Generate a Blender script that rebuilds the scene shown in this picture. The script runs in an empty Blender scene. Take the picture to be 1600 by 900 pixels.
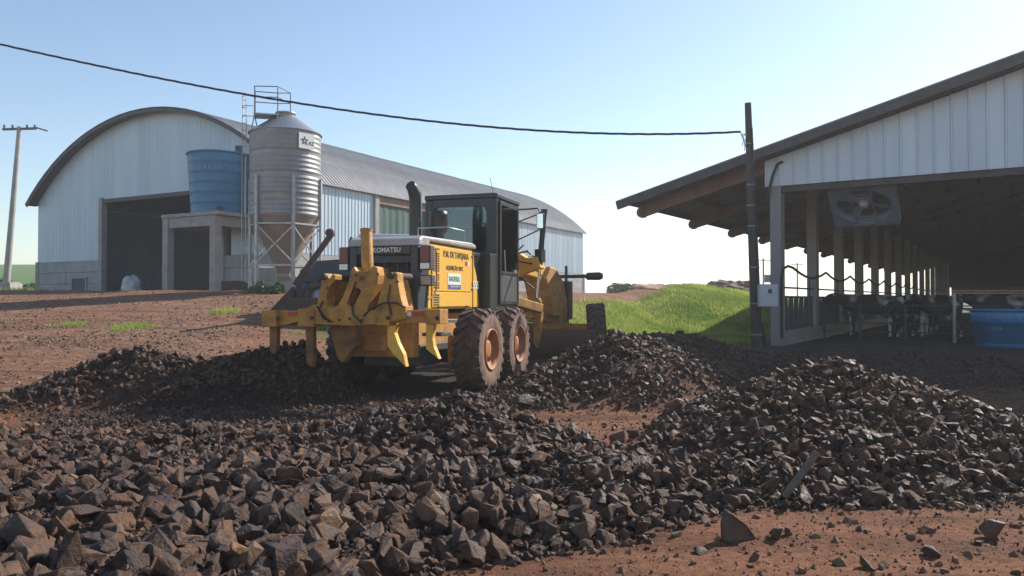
import bpy, bmesh, math, random
import numpy as np
from mathutils import Vector, Matrix, noise as mnoise
random.seed(7); rng = np.random.default_rng(11)
R = math.radians; PI = math.pi
scn = bpy.context.scene; COL = scn.collection

# ------------------------------------------------------------ camera, sky, sun, exposure
F = 1200.0; HORIZON = 468.0
cam_d = bpy.data.cameras.new('camera'); cam = bpy.data.objects.new('camera', cam_d); COL.objects.link(cam)
cam_d.sensor_width = 36; cam_d.lens = 36 * F / 1600
cam.location = (0, 0, 1.5); cam.rotation_euler = (R(90) + math.atan((HORIZON - 450) / F), 0, 0)
cam_d.clip_end = 3000; cam_d.clip_start = 0.05
scn.camera = cam
SUN_AZ, SUN_EL = 50.0, 35.0          # azimuth: degrees to the right of the view axis
w = bpy.data.worlds.new('World'); scn.world = w; w.use_nodes = True
nt = w.node_tree; bg = nt.nodes['Background']
sky = nt.nodes.new('ShaderNodeTexSky'); sky.sky_type = 'NISHITA'; sky.sun_disc = False
sky.sun_elevation = R(SUN_EL); sky.sun_rotation = R(SUN_AZ)
sky.altitude = 300; sky.air_density = 1.05; sky.dust_density = 0.45; sky.ozone_density = 0.8
nt.links.new(sky.outputs[0], bg.inputs[0]); bg.inputs[1].default_value = 0.115
sl = bpy.data.lights.new('sun', 'SUN'); sun = bpy.data.objects.new('sun', sl); COL.objects.link(sun)
sl.energy = 5.0; sl.angle = R(0.5); sl.color = (1.0, 0.93, 0.82)
sd = Vector((math.sin(R(SUN_AZ)) * math.cos(R(SUN_EL)), math.cos(R(SUN_AZ)) * math.cos(R(SUN_EL)), math.sin(R(SUN_EL))))
sun.rotation_euler = sd.to_track_quat('Z', 'Y').to_euler()
vs = scn.view_settings; vs.view_transform = 'Standard'; vs.look = 'None'; vs.exposure = 0.62; vs.gamma = 1.0
scn.cycles.max_bounces = 6; scn.cycles.transparent_max_bounces = 12

# ------------------------------------------------------------ helpers
def at(px, py, Y):
    return Vector(((px - 800) / F * Y, Y, 1.5 - (py - HORIZON) / F * Y))

class MB:
    """collects shapes; build() links them as ONE mesh object"""
    def __init__(self, M=None):
        self.v = []; self.f = []; self.M = M; self.sm = []
    def add(self, vs, fs, smooth=False):
        n = len(self.v)
        if self.M is not None: vs = [self.M @ Vector(p) for p in vs]
        self.v += [tuple(p) for p in vs]
        self.f += [tuple(i + n for i in f) for f in fs]; self.sm += [smooth] * len(fs)
        return self
    def box(self, c, s, rot=None):
        x, y, z = s[0] / 2, s[1] / 2, s[2] / 2
        p = [Vector((a, b, d)) for d in (-z, z) for b in (-y, y) for a in (-x, x)]
        if rot is not None: p = [rot @ q for q in p]
        p = [q + Vector(c) for q in p]
        return self.add(p, [(0, 2, 3, 1), (4, 5, 7, 6), (0, 1, 5, 4), (2, 6, 7, 3), (0, 4, 6, 2), (1, 3, 7, 5)])
    def b2(self, lo, hi):
        return self.box([(a + b) / 2 for a, b in zip(lo, hi)], [abs(b - a) for a, b in zip(lo, hi)])
    def bar(self, a, b, w, h, up=(0, 0, 1)):
        a = Vector(a); b = Vector(b); d = (b - a).normalized(); up = Vector(up)
        if abs(d.dot(up)) > .98: up = Vector((0, 1, 0))
        s = d.cross(up).normalized(); u = s.cross(d)
        p = []
        for q in (a, b):
            for i, j in ((-1, -1), (1, -1), (1, 1), (-1, 1)): p.append(q + s * (i * w / 2) + u * (j * h / 2))
        return self.add(p, [(3, 2, 1, 0), (4, 5, 6, 7), (0, 1, 5, 4), (1, 2, 6, 5), (2, 3, 7, 6), (3, 0, 4, 7)])
    def tube(self, pts, r, n=8, caps=True):
        pts = [Vector(p) for p in pts]; rs = r if isinstance(r, (list, tuple)) else [r] * len(pts)
        V = []; Fc = []; prev = None
        for i, p in enumerate(pts):
            t = (pts[min(i + 1, len(pts) - 1)] - pts[max(i - 1, 0)]).normalized()
            if prev is None:
                a = Vector((0, 0, 1)) if abs(t.z) < .9 else Vector((1, 0, 0))
                prev = t.cross(a).normalized()
            prev = (prev - t * prev.dot(t)).normalized(); q = t.cross(prev)
            for k in range(n):
                an = 2 * PI * k / n
                V.append(p + prev * (math.cos(an) * rs[i]) + q * (math.sin(an) * rs[i]))
        for i in range(len(pts) - 1):
            for k in range(n):
                k2 = (k + 1) % n
                Fc.append((i * n + k, i * n + k2, (i + 1) * n + k2, (i + 1) * n + k))
        self.add(V, Fc, n > 5)
        if caps:
            self.add(V[:n], [tuple(range(n - 1, -1, -1))]); self.add(V[-n:], [tuple(range(n))])
        return self
    def lathe(self, prof, n=24, M=None, smooth=True, closed=False):
        """prof: (radius, height) pairs about local Z"""
        M = M or Matrix.Identity(4); V = []; Fc = []
        for r, z in prof:
            for k in range(n):
                a = 2 * PI * k / n; V.append(M @ Vector((r * math.cos(a), r * math.sin(a), z)))
        m = len(prof)
        for i in range(m - 1 + (1 if closed else 0)):
            i2 = (i + 1) % m
            for k in range(n):
                k2 = (k + 1) % n
                Fc.append((i * n + k, i * n + k2, i2 * n + k2, i2 * n + k))
        return self.add(V, Fc, smooth)
    def prism(self, poly, t, M=None, hole=None):
        """poly in local XZ, thickness t along Y (centred)"""
        M = M or Matrix.Identity(4)
        if hole is None:
            n = len(poly)
            V = [M @ Vector((x, -t / 2, z)) for x, z in poly] + [M @ Vector((x, t / 2, z)) for x, z in poly]
            Fc = [tuple(range(n)), tuple(range(2 * n - 1, n - 1, -1))]
            Fc += [(i, i + n, (i + 1) % n + n, (i + 1) % n) for i in range(n)]
            return self.add(V, Fc)
        bm = bmesh.new(); loops = []
        for lp in (poly, hole):
            vv = [bm.verts.new((x, -t / 2, z)) for x, z in lp]
            loops += [bm.edges.new((vv[i], vv[(i + 1) % len(vv)])) for i in range(len(vv))]
        r = bmesh.ops.triangle_fill(bm, use_beauty=True, edges=loops)
        fs = [g for g in r['geom'] if isinstance(g, bmesh.types.BMFace)]
        e = bmesh.ops.extrude_face_region(bm, geom=fs)
        for g in e['geom']:
            if isinstance(g, bmesh.types.BMVert): g.co.y = t / 2
        for f_ in fs:
            if f_.is_valid and f_ not in bm.faces: pass
        bm.verts.index_update()
        self.add([M @ v.co for v in bm.verts], [tuple(v.index for v in f_.verts) for f_ in bm.faces]); bm.free()
        return self
    def mesh(self, name, mat=None):
        me = bpy.data.meshes.new(name); me.from_pydata(self.v, [], self.f)
        me.polygons.foreach_set('use_smooth', self.sm)
        bm = bmesh.new(); bm.from_mesh(me); bmesh.ops.recalc_face_normals(bm, faces=bm.faces); bm.to_mesh(me); bm.free()
        if mat: me.materials.append(mat)
        return me
    def build(self, name, mat, parent=None, bevel=0, label=None, kind=None):
        o = bpy.data.objects.new(name, self.mesh(name, mat)); COL.objects.link(o)
        if parent is not None: o.parent = parent
        if bevel:
            m = o.modifiers.new('bevel', 'BEVEL'); m.width = bevel; m.segments = 2; m.limit_method = 'ANGLE'; m.angle_limit = R(38)
        if label: o['label'] = label
        if kind: o['kind'] = kind
        return o

def tag(o, label, cat, group=None, kind=None):
    o['label'] = label; o['category'] = cat
    if group: o['group'] = group
    if kind: o['kind'] = kind
    return o
def thing(name, label, cat, loc=(0, 0, 0), rz=0, group=None):
    o = bpy.data.objects.new(name, None); COL.objects.link(o); o.location = loc; o.rotation_euler = (0, 0, rz)
    o.empty_display_size = .3
    return tag(o, label, cat, group)
def inst(name, me, parent=None, loc=(0, 0, 0), rot=(0, 0, 0), scale=(1, 1, 1)):
    o = bpy.data.objects.new(name, me); COL.objects.link(o)
    if parent is not None: o.parent = parent
    o.location = loc; o.rotation_euler = rot; o.scale = scale
    return o
def copy_tree(o, parent=None):
    c = o.copy(); COL.objects.link(c)
    if parent is not None: c.parent = parent
    for ch in o.children: copy_tree(ch, c)
    return c
def text_mesh(name, s, size, mat, parent, M, ext=.004, bold=0.0):
    cu = bpy.data.curves.new('t', 'FONT'); cu.body = s; cu.size = size; cu.align_x = 'CENTER'; cu.align_y = 'CENTER'
    cu.extrude = ext; cu.offset = bold; cu.resolution_u = 2
    ob = bpy.data.objects.new('t', cu); COL.objects.link(ob)
    dg = bpy.context.evaluated_depsgraph_get(); me = bpy.data.meshes.new_from_object(ob.evaluated_get(dg))
    bpy.data.objects.remove(ob); bpy.data.curves.remove(cu)
    me.materials.clear(); me.materials.append(mat)
    me.transform(M); o = bpy.data.objects.new(name, me); COL.objects.link(o); o.parent = parent
    return o

# ------------------------------------------------------------ materials
def mat_vary(m, lo=.92, hi=1.06):
    N = m.node_tree.nodes; L = m.node_tree.links; p = N['Principled BSDF']; src = p.inputs['Base Color'].links[0].from_socket
    oi = N.new('ShaderNodeObjectInfo'); mr = N.new('ShaderNodeMapRange'); mr.inputs[3].default_value = lo; mr.inputs[4].default_value = hi; L.new(oi.outputs['Random'], mr.inputs[0])
    mx = N.new('ShaderNodeMix'); mx.data_type = 'RGBA'; mx.blend_type = 'MULTIPLY'; mx.inputs[0].default_value = 1
    L.new(src, mx.inputs[6]); L.new(mr.outputs[0], mx.inputs[7]); L.new(mx.outputs[2], p.inputs['Base Color'])
def mat(name, col, rough=.6, metal=0, col2=None, scale=4, amt=.5, bump=0, bscale=None, spec=.5, rough2=None, sc3=(1, 1, 1), detail=6):
    m = bpy.data.materials.new(name); m.use_nodes = True; N = m.node_tree.nodes; L = m.node_tree.links
    p = N['Principled BSDF']; p.inputs['Roughness'].default_value = rough; p.inputs['Metallic'].default_value = metal
    p.inputs['Specular IOR Level'].default_value = spec
    c = (*col, 1); p.inputs['Base Color'].default_value = c
    tc = N.new('ShaderNodeTexCoord'); mp = N.new('ShaderNodeMapping'); mp.inputs['Scale'].default_value = sc3
    L.new(tc.outputs['Object'], mp.inputs[0])
    if col2 is not None:
        no = N.new('ShaderNodeTexNoise'); no.inputs['Scale'].default_value = scale; no.inputs['Detail'].default_value = detail
        no.inputs['Roughness'].default_value = .65
        L.new(mp.outputs[0], no.inputs['Vector'])
        rp = N.new('ShaderNodeValToRGB'); rp.color_ramp.elements[0].position = .5 - .25 * (1.1 - amt); rp.color_ramp.elements[1].position = .5 + .25 * (1.1 - amt) + .05
        rp.color_ramp.elements[0].color = c; rp.color_ramp.elements[1].color = (*col2, 1)
        L.new(no.outputs[0], rp.inputs[0]); L.new(rp.outputs[0], p.inputs['Base Color'])
        if rough2 is not None:
            mr = N.new('ShaderNodeMapRange'); mr.inputs[1].default_value = .4; mr.inputs[2].default_value = .65
            mr.inputs[3].default_value = rough; mr.inputs[4].default_value = rough2
            L.new(no.outputs[0], mr.inputs[0]); L.new(mr.outputs[0], p.inputs['Roughness'])
    if bump:
        n2 = N.new('ShaderNodeTexNoise'); n2.inputs['Scale'].default_value = bscale or scale * 6; n2.inputs['Detail'].default_value = 5
        L.new(mp.outputs[0], n2.inputs['Vector'])
        b = N.new('ShaderNodeBump'); b.inputs['Strength'].default_value = bump; b.inputs['Distance'].default_value = .02
        L.new(n2.outputs[0], b.inputs['Height']); L.new(b.outputs[0], p.inputs['Normal'])
    return m
M_ = {}
M_['sheet'] = mat('white_sheet', (.50, .62, .69), .42, 0, (.42, .53, .60), 1.2, .3, .05, 30, sc3=(1, 1, .25))
M_['sheet_barn'] = mat('barn_white_sheet', (.62, .70, .78), .4, 0, (.52, .59, .67), 1.5, .3, .04, 30, sc3=(1, 1, .2))
M_['roofsheet'] = mat('galvanised_roof', (.31, .31, .32), .65, .1, (.20, .195, .19), .8, .5, .08, 20, sc3=(1, .6, 1))
M_['barnroof'] = mat('barn_roof_sheet', (.34, .30, .30), .6, 0, (.24, .20, .20), 1.1, .5, .1, 20)
M_['rafter'] = mat('rafter_red', (.26, .155, .12), .8, 0, (.17, .105, .085), 2, .5, .15)
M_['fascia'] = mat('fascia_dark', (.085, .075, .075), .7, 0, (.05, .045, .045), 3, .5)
M_['concrete'] = mat('concrete', (.37, .36, .34), .85, 0, (.26, .24, .22), 2.2, .5, .25, 40)
M_['plank'] = mat('concrete_plank', (.36, .37, .38), .85, 0, (.25, .25, .25), 1.3, .5, .2, 30)
M_['column'] = mat('barn_column', (.30, .29, .29), .8, 0, (.25, .22, .21), 1.5, .5, .2, 40)
M_['galv'] = mat('galvanised_steel', (.40, .41, .42), .42, .7, (.30, .30, .30), 5, .5, 0, rough2=.55)
M_['silo'] = mat('silo_sheet', (.29, .285, .29), .4, .7, (.23, .22, .215), 1.6, .5, .03, 20, rough2=.5)
M_['silocone'] = mat('silo_cone_sheet', (.42, .42, .43), .38, .8, (.34, .34, .34), 1.4, .5, .03, 20)
M_['hopper'] = mat('ground_reflection_hopper', (.27, .21, .165), .6, .2, (.20, .155, .125), 2, .5, .05, 20)  # tan tone paints the soil's reflection into the hopper steel
M_['steel_dark'] = mat('dark_steel', (.07, .07, .075), .6, .2, (.045, .04, .04), 5, .5)
M_['bluetank'] = mat('blue_polyethylene', (.05, .20, .35), .42, 0, (.04, .16, .29), 2, .5, .03, 12)
M_['bluetank2'] = mat('blue_fibreglass', (.04, .24, .50), .4, 0, (.04, .19, .40), 2, .5)
M_['fadedwhite'] = mat('faded_lettering', (.20, .34, .44), .6)
M_['green'] = mat('green_tarpaulin', (.022, .09, .065), .7, 0, (.016, .065, .05), 2, .5, .2, 6, sc3=(2, 2, .3))
M_['timber'] = mat('weathered_timber', (.27, .20, .13), .85, 0, (.17, .12, .08), 3, .5, .2, 30, sc3=(1, 1, .2))
M_['pole'] = mat('dark_pole_wood', (.045, .04, .037), .85, 0, (.075, .06, .05), 6, .5, .4, 40, sc3=(1, 1, .12))
M_['black'] = mat('black_plastic', (.018, .018, .02), .5)
M_['hose'] = mat('black_hose', (.012, .012, .014), .6)
M_['boxgrey'] = mat('grey_meter_box', (.50, .54, .58), .5, 0, (.42, .45, .48), 4, .5)
M_['fanwhite'] = mat('fan_shroud', (.22, .28, .37), .5, 0, (.17, .21, .28), 3, .5)
M_['bag'] = mat('white_woven_bag', (.55, .56, .56), .7, 0, (.42, .42, .42), 3, .5, .4, 8)
M_['yellow'] = mat('machine_yellow', (.84, .48, .055), .4, 0, (.62, .33, .05), 3.5, .4, .06, 30, rough2=.7)
M_['yellowshade'] = mat('shade_toned_dusty_yellow', (.54, .25, .025), .55, 0, (.24, .12, .04), 4, .6, .15, 30, rough2=.8)  # dusty machine paint, base darkened to put the rear's shade into the colour
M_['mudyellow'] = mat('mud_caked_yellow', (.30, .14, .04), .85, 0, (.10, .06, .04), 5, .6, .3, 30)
M_['railgrey'] = mat('dull_galvanised_rail', (.10, .10, .105), .65, .3, (.07, .065, .06), 5, .5)
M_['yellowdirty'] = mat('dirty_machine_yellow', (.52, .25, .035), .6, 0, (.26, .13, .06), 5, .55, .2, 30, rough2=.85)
M_['slate'] = mat('slate_frame_paint', (.028, .04, .055), .42, 0, (.05, .055, .06), 4, .5)
M_['cabblack'] = mat('cab_black_paint', (.016, .018, .02), .36, 0, (.035, .034, .033), 3, .5)
M_['hoodtop'] = mat('hood_top_grey', (.44, .42, .40), .4, 0, (.30, .26, .23), 3, .5)
M_['rubber'] = mat('muddy_rubber', (.03, .026, .025), .85, 0, (.17, .09, .06), 5, .45, .4, 30)
M_['sidewall'] = mat('mud_caked_sidewall', (.25, .14, .10), .9, 0, (.10, .06, .05), 7, .5, .4, 30)
M_['rim'] = mat('muddy_rim', (.46, .17, .05), .7, 0, (.28, .11, .05), 5, .5, .2, 30)
M_['redlens'] = mat('red_lens', (.16, .012, .012), .25)
M_['lamp'] = mat('lamp_glass', (.45, .46, .48), .15, .3)
M_['chrome'] = mat('chrome_rod', (.75, .75, .75), .15, 1)
M_['red'] = mat('red_reflector', (.45, .03, .03), .4)
M_['white'] = mat('white_reflector', (.75, .75, .73), .45)
M_['decal'] = mat('dark_lettering', (.11, .06, .015), .6)
M_['bluedecal'] = mat('blue_decal', (.05, .08, .26), .5)
M_['greendecal'] = mat('green_lettering', (.10, .24, .16), .5)
M_['rust'] = mat('rusty_steel', (.10, .055, .04), .8, .2, (.055, .04, .038), 5, .5, .3, 30)
M_['blade'] = mat('worn_moldboard', (.10, .055, .038), .8, .1, (.06, .036, .028), 4, .5, .2, 30)
M_['tractorblue'] = mat('tractor_blue', (.02, .10, .36), .35, 0, (.03, .09, .26), 4, .5)
M_['tractorroof'] = mat('tractor_roof_white', (.65, .70, .74), .4)
M_['navy'] = mat('dark_blue_bonnet', (.02, .035, .06), .4)
M_['cow'] = mat('holstein_hide', (.025, .022, .022), .75, 0, (.62, .60, .57), 1.6, 1.0, detail=1)
M_['seat'] = mat('seat_fabric', (.30, .06, .045), .8)
M_['stake'] = mat('split_timber', (.16, .12, .10), .9, 0, (.10, .075, .06), 8, .5, .3, 30)
M_['shrub'] = mat('shrub_leaf', (.055, .09, .02), .7, 0, (.10, .14, .04), 6, .5)
for k_ in ('sheet', 'sheet_barn', 'roofsheet', 'plank', 'barnroof'): mat_vary(M_[k_])
def glass(name, tint, fac=.12):
    m = bpy.data.materials.new(name); m.use_nodes = True; N = m.node_tree.nodes; L = m.node_tree.links
    out = N['Material Output']; N.remove(N['Principled BSDF'])
    t = N.new('ShaderNodeBsdfTransparent'); t.inputs[0].default_value = (*tint, 1)
    g = N.new('ShaderNodeBsdfGlossy'); g.inputs['Roughness'].default_value = .03; g.inputs[0].default_value = (.9, .95, 1, 1)
    fr = N.new('ShaderNodeFresnel'); fr.inputs[0].default_value = 1.5
    ad = N.new('ShaderNodeMath'); ad.operation = 'ADD'; ad.inputs[1].default_value = fac; ad.use_clamp = True
    mx = N.new('ShaderNodeMixShader')
    L.new(fr.outputs[0], ad.inputs[0]); L.new(ad.outputs[0], mx.inputs[0]); L.new(t.outputs[0], mx.inputs[1]); L.new(g.outputs[0], mx.inputs[2]); L.new(mx.outputs[0], out.inputs[0])
    return m
M_['glass'] = glass('tinted_cab_glass', (.36, .50, .50), .05)

# ------------------------------------------------------------ the lie of the land
def sstep(a, b, x):
    t = np.clip((x - a) / (b - a), 0, 1); return t * t * (3 - 2 * t)
def vnoise(x, y, seed=0):
    xi = np.floor(x).astype(np.int64); yi = np.floor(y).astype(np.int64); xf = x - xi; yf = y - yi
    def h(a, b):
        n = (a * 374761393 + b * 668265263 + seed * 1442695041) & 0x7fffffff
        n = (n ^ (n >> 13)) * 1274126177 & 0x7fffffff
        return ((n ^ (n >> 16)) & 0xffff) / 65535.0
    u = xf * xf * (3 - 2 * xf); v = yf * yf * (3 - 2 * yf)
    return (h(xi, yi) * (1 - u) + h(xi + 1, yi) * u) * (1 - v) + (h(xi, yi + 1) * (1 - u) + h(xi + 1, yi + 1) * u) * v
def fbm(x, y, s, seed=0, o=4):
    r = 0; a = 1; t = 0
    for i in range(o):
        r = r + a * vnoise(x * s * 2 ** i, y * s * 2 ** i, seed + i); t += a; a *= .5
    return r / t - .5
BTH = math.atan(.651); BD = np.array((math.sin(BTH), math.cos(BTH))); BG = np.array((math.cos(BTH), -math.sin(BTH)))
BP = np.array((6.73, 20.0))                 # outer front corner of the cattle barn's column row
BZ = .30
def ca(x, y):
    dx = x - BP[0]; dy = y - BP[1]
    return dx * BG[0] + dy * BG[1], dx * BD[0] + dy * BD[1]
def seg_dist(x, y, pts):
    best = None; bt = None
    for k, ((x0, y0, h0, w0), (x1, y1, h1, w1)) in enumerate(zip(pts[:-1], pts[1:])):
        dx, dy = x1 - x0, y1 - y0; t = np.clip(((x - x0) * dx + (y - y0) * dy) / (dx * dx + dy * dy), 0, 1)
        d = np.hypot(x - x0 - t * dx, y - y0 - t * dy); hh = h0 + (h1 - h0) * t; ww = w0 + (w1 - w0) * t
        v = hh * np.clip(1 - d / ww, 0, 1) ** 1.08
        m = np.clip(1.25 - d / ww, 0, 1)
        best = v if best is None else np.maximum(best, v); bt = m if bt is None else np.maximum(bt, m)
    return best, bt
RIDGES = {
 'A': [(-7.0, 10.6, .10, .5), (-6.2, 11.2, .55, .85), (-5.5, 11.5, .80, 1.05), (-4.7, 11.6, .58, .95), (-3.9, 11.7, .70, 1.0), (-3.2, 11.9, .84, 1.0)],
 'C': [(.1, 10.7, .12, .9), (.75, 11.7, .55, 1.4), (1.6, 12.1, .98, 1.9), (2.2, 12.5, .86, 1.9), (2.9, 14.0, .68, 1.7)],
 'E': [(2.6, 15.2, .80, 1.9), (3.6, 15.4, .76, 1.8), (4.4, 15.6, .5, 1.4), (5.2, 16.0, .25, 1.2)],
 'B': [(-2.6, 7.0, .20, 1.3), (-1.5, 7.25, .30, 1.3), (-.45, 7.3, .58, 1.6), (.25, 6.7, .24, 1.1)],
 'D': [(1.5, 7.6, .22, 1.1), (2.35, 8.0, .52, 1.7), (3.3, 8.0, .90, 2.3), (4.0, 7.8, .64, 2.0), (4.7, 7.2, .30, 1.5), (5.6, 6.6, .2, 1.2)],
}
POLYB = np.array([(-9, 8.7), (-5.5, 8.5), (-3.2, 8.0), (-.1, 8.0), (.35, 7.4), (.9, 6.9), (1.5, 6.9), (2.4, 6.9), (4.8, 6.4), (4.4, 5.75), (3.2, 5.5), (1.9, 5.45), (1.3, 5.2), (.8, 4.8), (-.2, 4.4), (-.8, 3.7), (-1.3, 2.0), (-9, 2.0)])
CLEAR = np.array([(-.05, 10.1), (.5, 10.35), (1.3, 10.3), (2.2, 10.2), (2.1, 9.0), (1.75, 8.5), (1.45, 7.6), (1.2, 7.25), (.75, 7.3), (.3, 7.9), (.1, 8.7)])
POLY_STONY_SHADE = np.array([(-5.6, 9.0), (-3.0, 7.9), (-.6, 8.1), (.3, 9.0), (.0, 11.0), (1.2, 13), (3, 16), (2, 19), (-2.5, 17), (-3.4, 13), (-4.8, 11.2), (-6.3, 10.2)])
def poly_inside(x, y, P):
    ins = np.zeros(x.shape, bool); dm = np.full(x.shape, 1e9)
    for i in range(len(P)):
        x0, y0 = P[i]; x1, y1 = P[(i + 1) % len(P)]
        c = ((y0 > y) != (y1 > y)) & (x < (x1 - x0) * (y - y0) / (y1 - y0 + 1e-12) + x0); ins ^= c
        dx, dy = x1 - x0, y1 - y0; t = np.clip(((x - x0) * dx + (y - y0) * dy) / (dx * dx + dy * dy), 0, 1)
        dm = np.minimum(dm, np.hypot(x - x0 - t * dx, y - y0 - t * dy))
    return np.where(ins, dm, -dm)
MOUND = [(4.2, 45., 1.75, 13.), (9.4, 42., 2.35, 9.5), (13.2, 47., 2.1, 7.), (19., 58., 1.9, 9.)]
def base_h(x, y):
    c, a = ca(x, y)
    wl = 1 - sstep(-13, -6, c)
    left = 1.85 * np.clip((y - 10.5) / 19.5, 0, 1) ** 1.12
    left = np.where(y > 30, 1.85, left)
    bh = BZ * sstep(-2.6, -.2, c) * sstep(-7, -1, a)
    gz = 0 * y
    h = left * wl + np.maximum(bh, gz) * (1 - wl)
    far = np.maximum(y, -x * .6)
    h = h + 9.5 * sstep(55, 230, y) * sstep(-10, -60, x) * 1.0
    h = h + 1.0 * sstep(45, 90, y) * (1 - sstep(-13, -6, c)) * 0
    m, _ = seg_dist(x, y, MOUND)
    mm = m * (1 - sstep(-4.2, -2.0, c)) + 0
    h = np.maximum(h, mm + .14 * fbm(x, y, .45, 52) * np.clip(mm * 2, 0, 1))
    return h
def rubble(x, y):
    mask = np.zeros(np.shape(x)); hh = np.zeros(np.shape(x))
    jx = x + .35 * fbm(x, y, 1.1, 3); jy = y + .35 * fbm(x, y, 1.1, 9)
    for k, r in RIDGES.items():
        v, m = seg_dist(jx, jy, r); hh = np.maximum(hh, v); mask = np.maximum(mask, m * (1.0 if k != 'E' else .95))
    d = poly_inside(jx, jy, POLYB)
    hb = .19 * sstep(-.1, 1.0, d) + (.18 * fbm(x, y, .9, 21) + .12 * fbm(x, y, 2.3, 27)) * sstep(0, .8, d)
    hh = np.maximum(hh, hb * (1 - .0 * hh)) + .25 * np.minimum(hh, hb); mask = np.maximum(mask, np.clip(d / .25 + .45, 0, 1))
    hb2 = poly_inside(jx, jy, POLY_STONY_SHADE); mask = np.maximum(mask, .42 * np.clip(hb2 / .4 + .3, 0, 1))
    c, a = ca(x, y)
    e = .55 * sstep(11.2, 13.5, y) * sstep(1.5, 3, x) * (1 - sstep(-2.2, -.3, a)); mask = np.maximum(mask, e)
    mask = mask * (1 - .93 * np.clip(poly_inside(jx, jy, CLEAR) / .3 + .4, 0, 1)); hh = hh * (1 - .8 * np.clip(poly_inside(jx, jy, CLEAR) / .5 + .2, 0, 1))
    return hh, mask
def ground_h(x, y, fine=True):
    x = np.asarray(x, float); y = np.asarray(y, float)
    h = base_h(x, y); near = (y < 20)
    rh, rm = rubble(x, y)
    h = h + rh
    if fine:
        h = h + .05 * fbm(x, y, .7, 5) * sstep(2, 6, np.abs(y)) + .034 * fbm(x, y, 3.2, 6) + .03 * fbm(x * .35 + y * .09, y * 1.3, 1.6, 66) + rm * .06 * fbm(x, y, 6, 8)
    if fine:      # shallow tyre ruts in the open soil at the near right
        for y0, k in ((3.72, .05), (4.0, .05), (4.42, .09), (4.70, .09)):
            h = h - .022 * np.exp(-((y - y0 - k * (x - 2) - .04 * np.sin(x * 1.7)) / .075) ** 2) * sstep(.4, 1.2, x) * (.5 + .5 * np.sin(x * 34)) ** .5 * (y < 6)
        for q0 in (13.2, 14.9, 17.0, 18.6):
            h = h - .05 * np.exp(-((y - q0 - .18 * (x + 8) - .2 * np.sin(x * .5)) / .22) ** 2) * sstep(-4, -6, x) * (y < 24)
    return h
def gz1(x, y): return float(ground_h(np.array([x]), np.array([y]))[0])
def grass_mask(x, y):
    c, a = ca(x, y)
    m, k = seg_dist(x, y, MOUND)
    g = sstep(19.6, 20.8, y + .8 * fbm(x, y, .8, 31)) * (1 - sstep(-1.9, -1.3, c + .4 * fbm(x, y, .9, 2))) * sstep(-11.5, -9.5, c + 1.5 * fbm(x, y, .4, 44))
    g = np.maximum(g, sstep(43, 52, y - .35 * (x + 20)) * (x < -18))
    g = np.maximum(g, sstep(60, 75, y))
    for (tx, ty, tr) in TUFTS: g = np.maximum(g, .6 * (1 - sstep(tr * .4, tr, np.hypot((x - tx), (y - ty) * .7))))
    return g
TUFTS = [(-9.7, 19.6, .55), (-11.6, 20.3, .4), (-8.6, 23.0, .45)]

def axis(segs):
    out = [segs[0][0]]
    for a, b, s in segs:
        n = max(1, int(round((b - a) / s))); out += [a + (b - a) * (i + 1) / n for i in range(n)]
    return np.array(out)
gx = axis([(-900, -200, 100), (-200, -60, 20), (-60, -20, 2), (-20, -8, .3), (-8, 8, .07), (8, 16, .25), (16, 60, 1.5), (60, 200, 20), (200, 900, 100)])
gy = axis([(-60, -4, 8), (-4, 1.5, .6), (1.5, 9, .06), (9, 17, .09), (17, 36, .3), (36, 70, 1.2), (70, 260, 10), (260, 1500, 120)])
X, Y = np.meshgrid(gx, gy); Zg = ground_h(X, Y)
V = np.stack([X.ravel(), Y.ravel(), Zg.ravel()], 1)
nx, ny = len(gx), len(gy)
ii = (np.arange(ny - 1)[:, None] * nx + np.arange(nx - 1)[None, :]).ravel()
Fq = np.stack([ii, ii + 1, ii + nx + 1, ii + nx], 1)
def np_mesh(name, V, Fc, mat=None, smooth=False, attrs=None):
    me = bpy.data.meshes.new(name); k = Fc.shape[1]
    me.vertices.add(len(V)); me.vertices.foreach_set('co', V.astype(np.float32).ravel())
    me.loops.add(len(Fc) * k); me.loops.foreach_set('vertex_index', Fc.astype(np.int32).ravel())
    me.polygons.add(len(Fc)); me.polygons.foreach_set('loop_start', np.arange(0, len(Fc) * k, k, dtype=np.int32))
    try: me.polygons.foreach_set('loop_total', np.full(len(Fc), k, dtype=np.int32))
    except Exception: pass
    me.polygons.foreach_set('use_smooth', np.full(len(Fc), smooth, dtype=bool))
    for an, val in (attrs or {}).items():
        at_ = me.attributes.new(an, 'FLOAT', 'POINT'); at_.data.foreach_set('value', val.astype(np.float32).ravel())
    me.update(calc_edges=True); me.validate()
    if mat: me.materials.append(mat)
    return me
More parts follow.
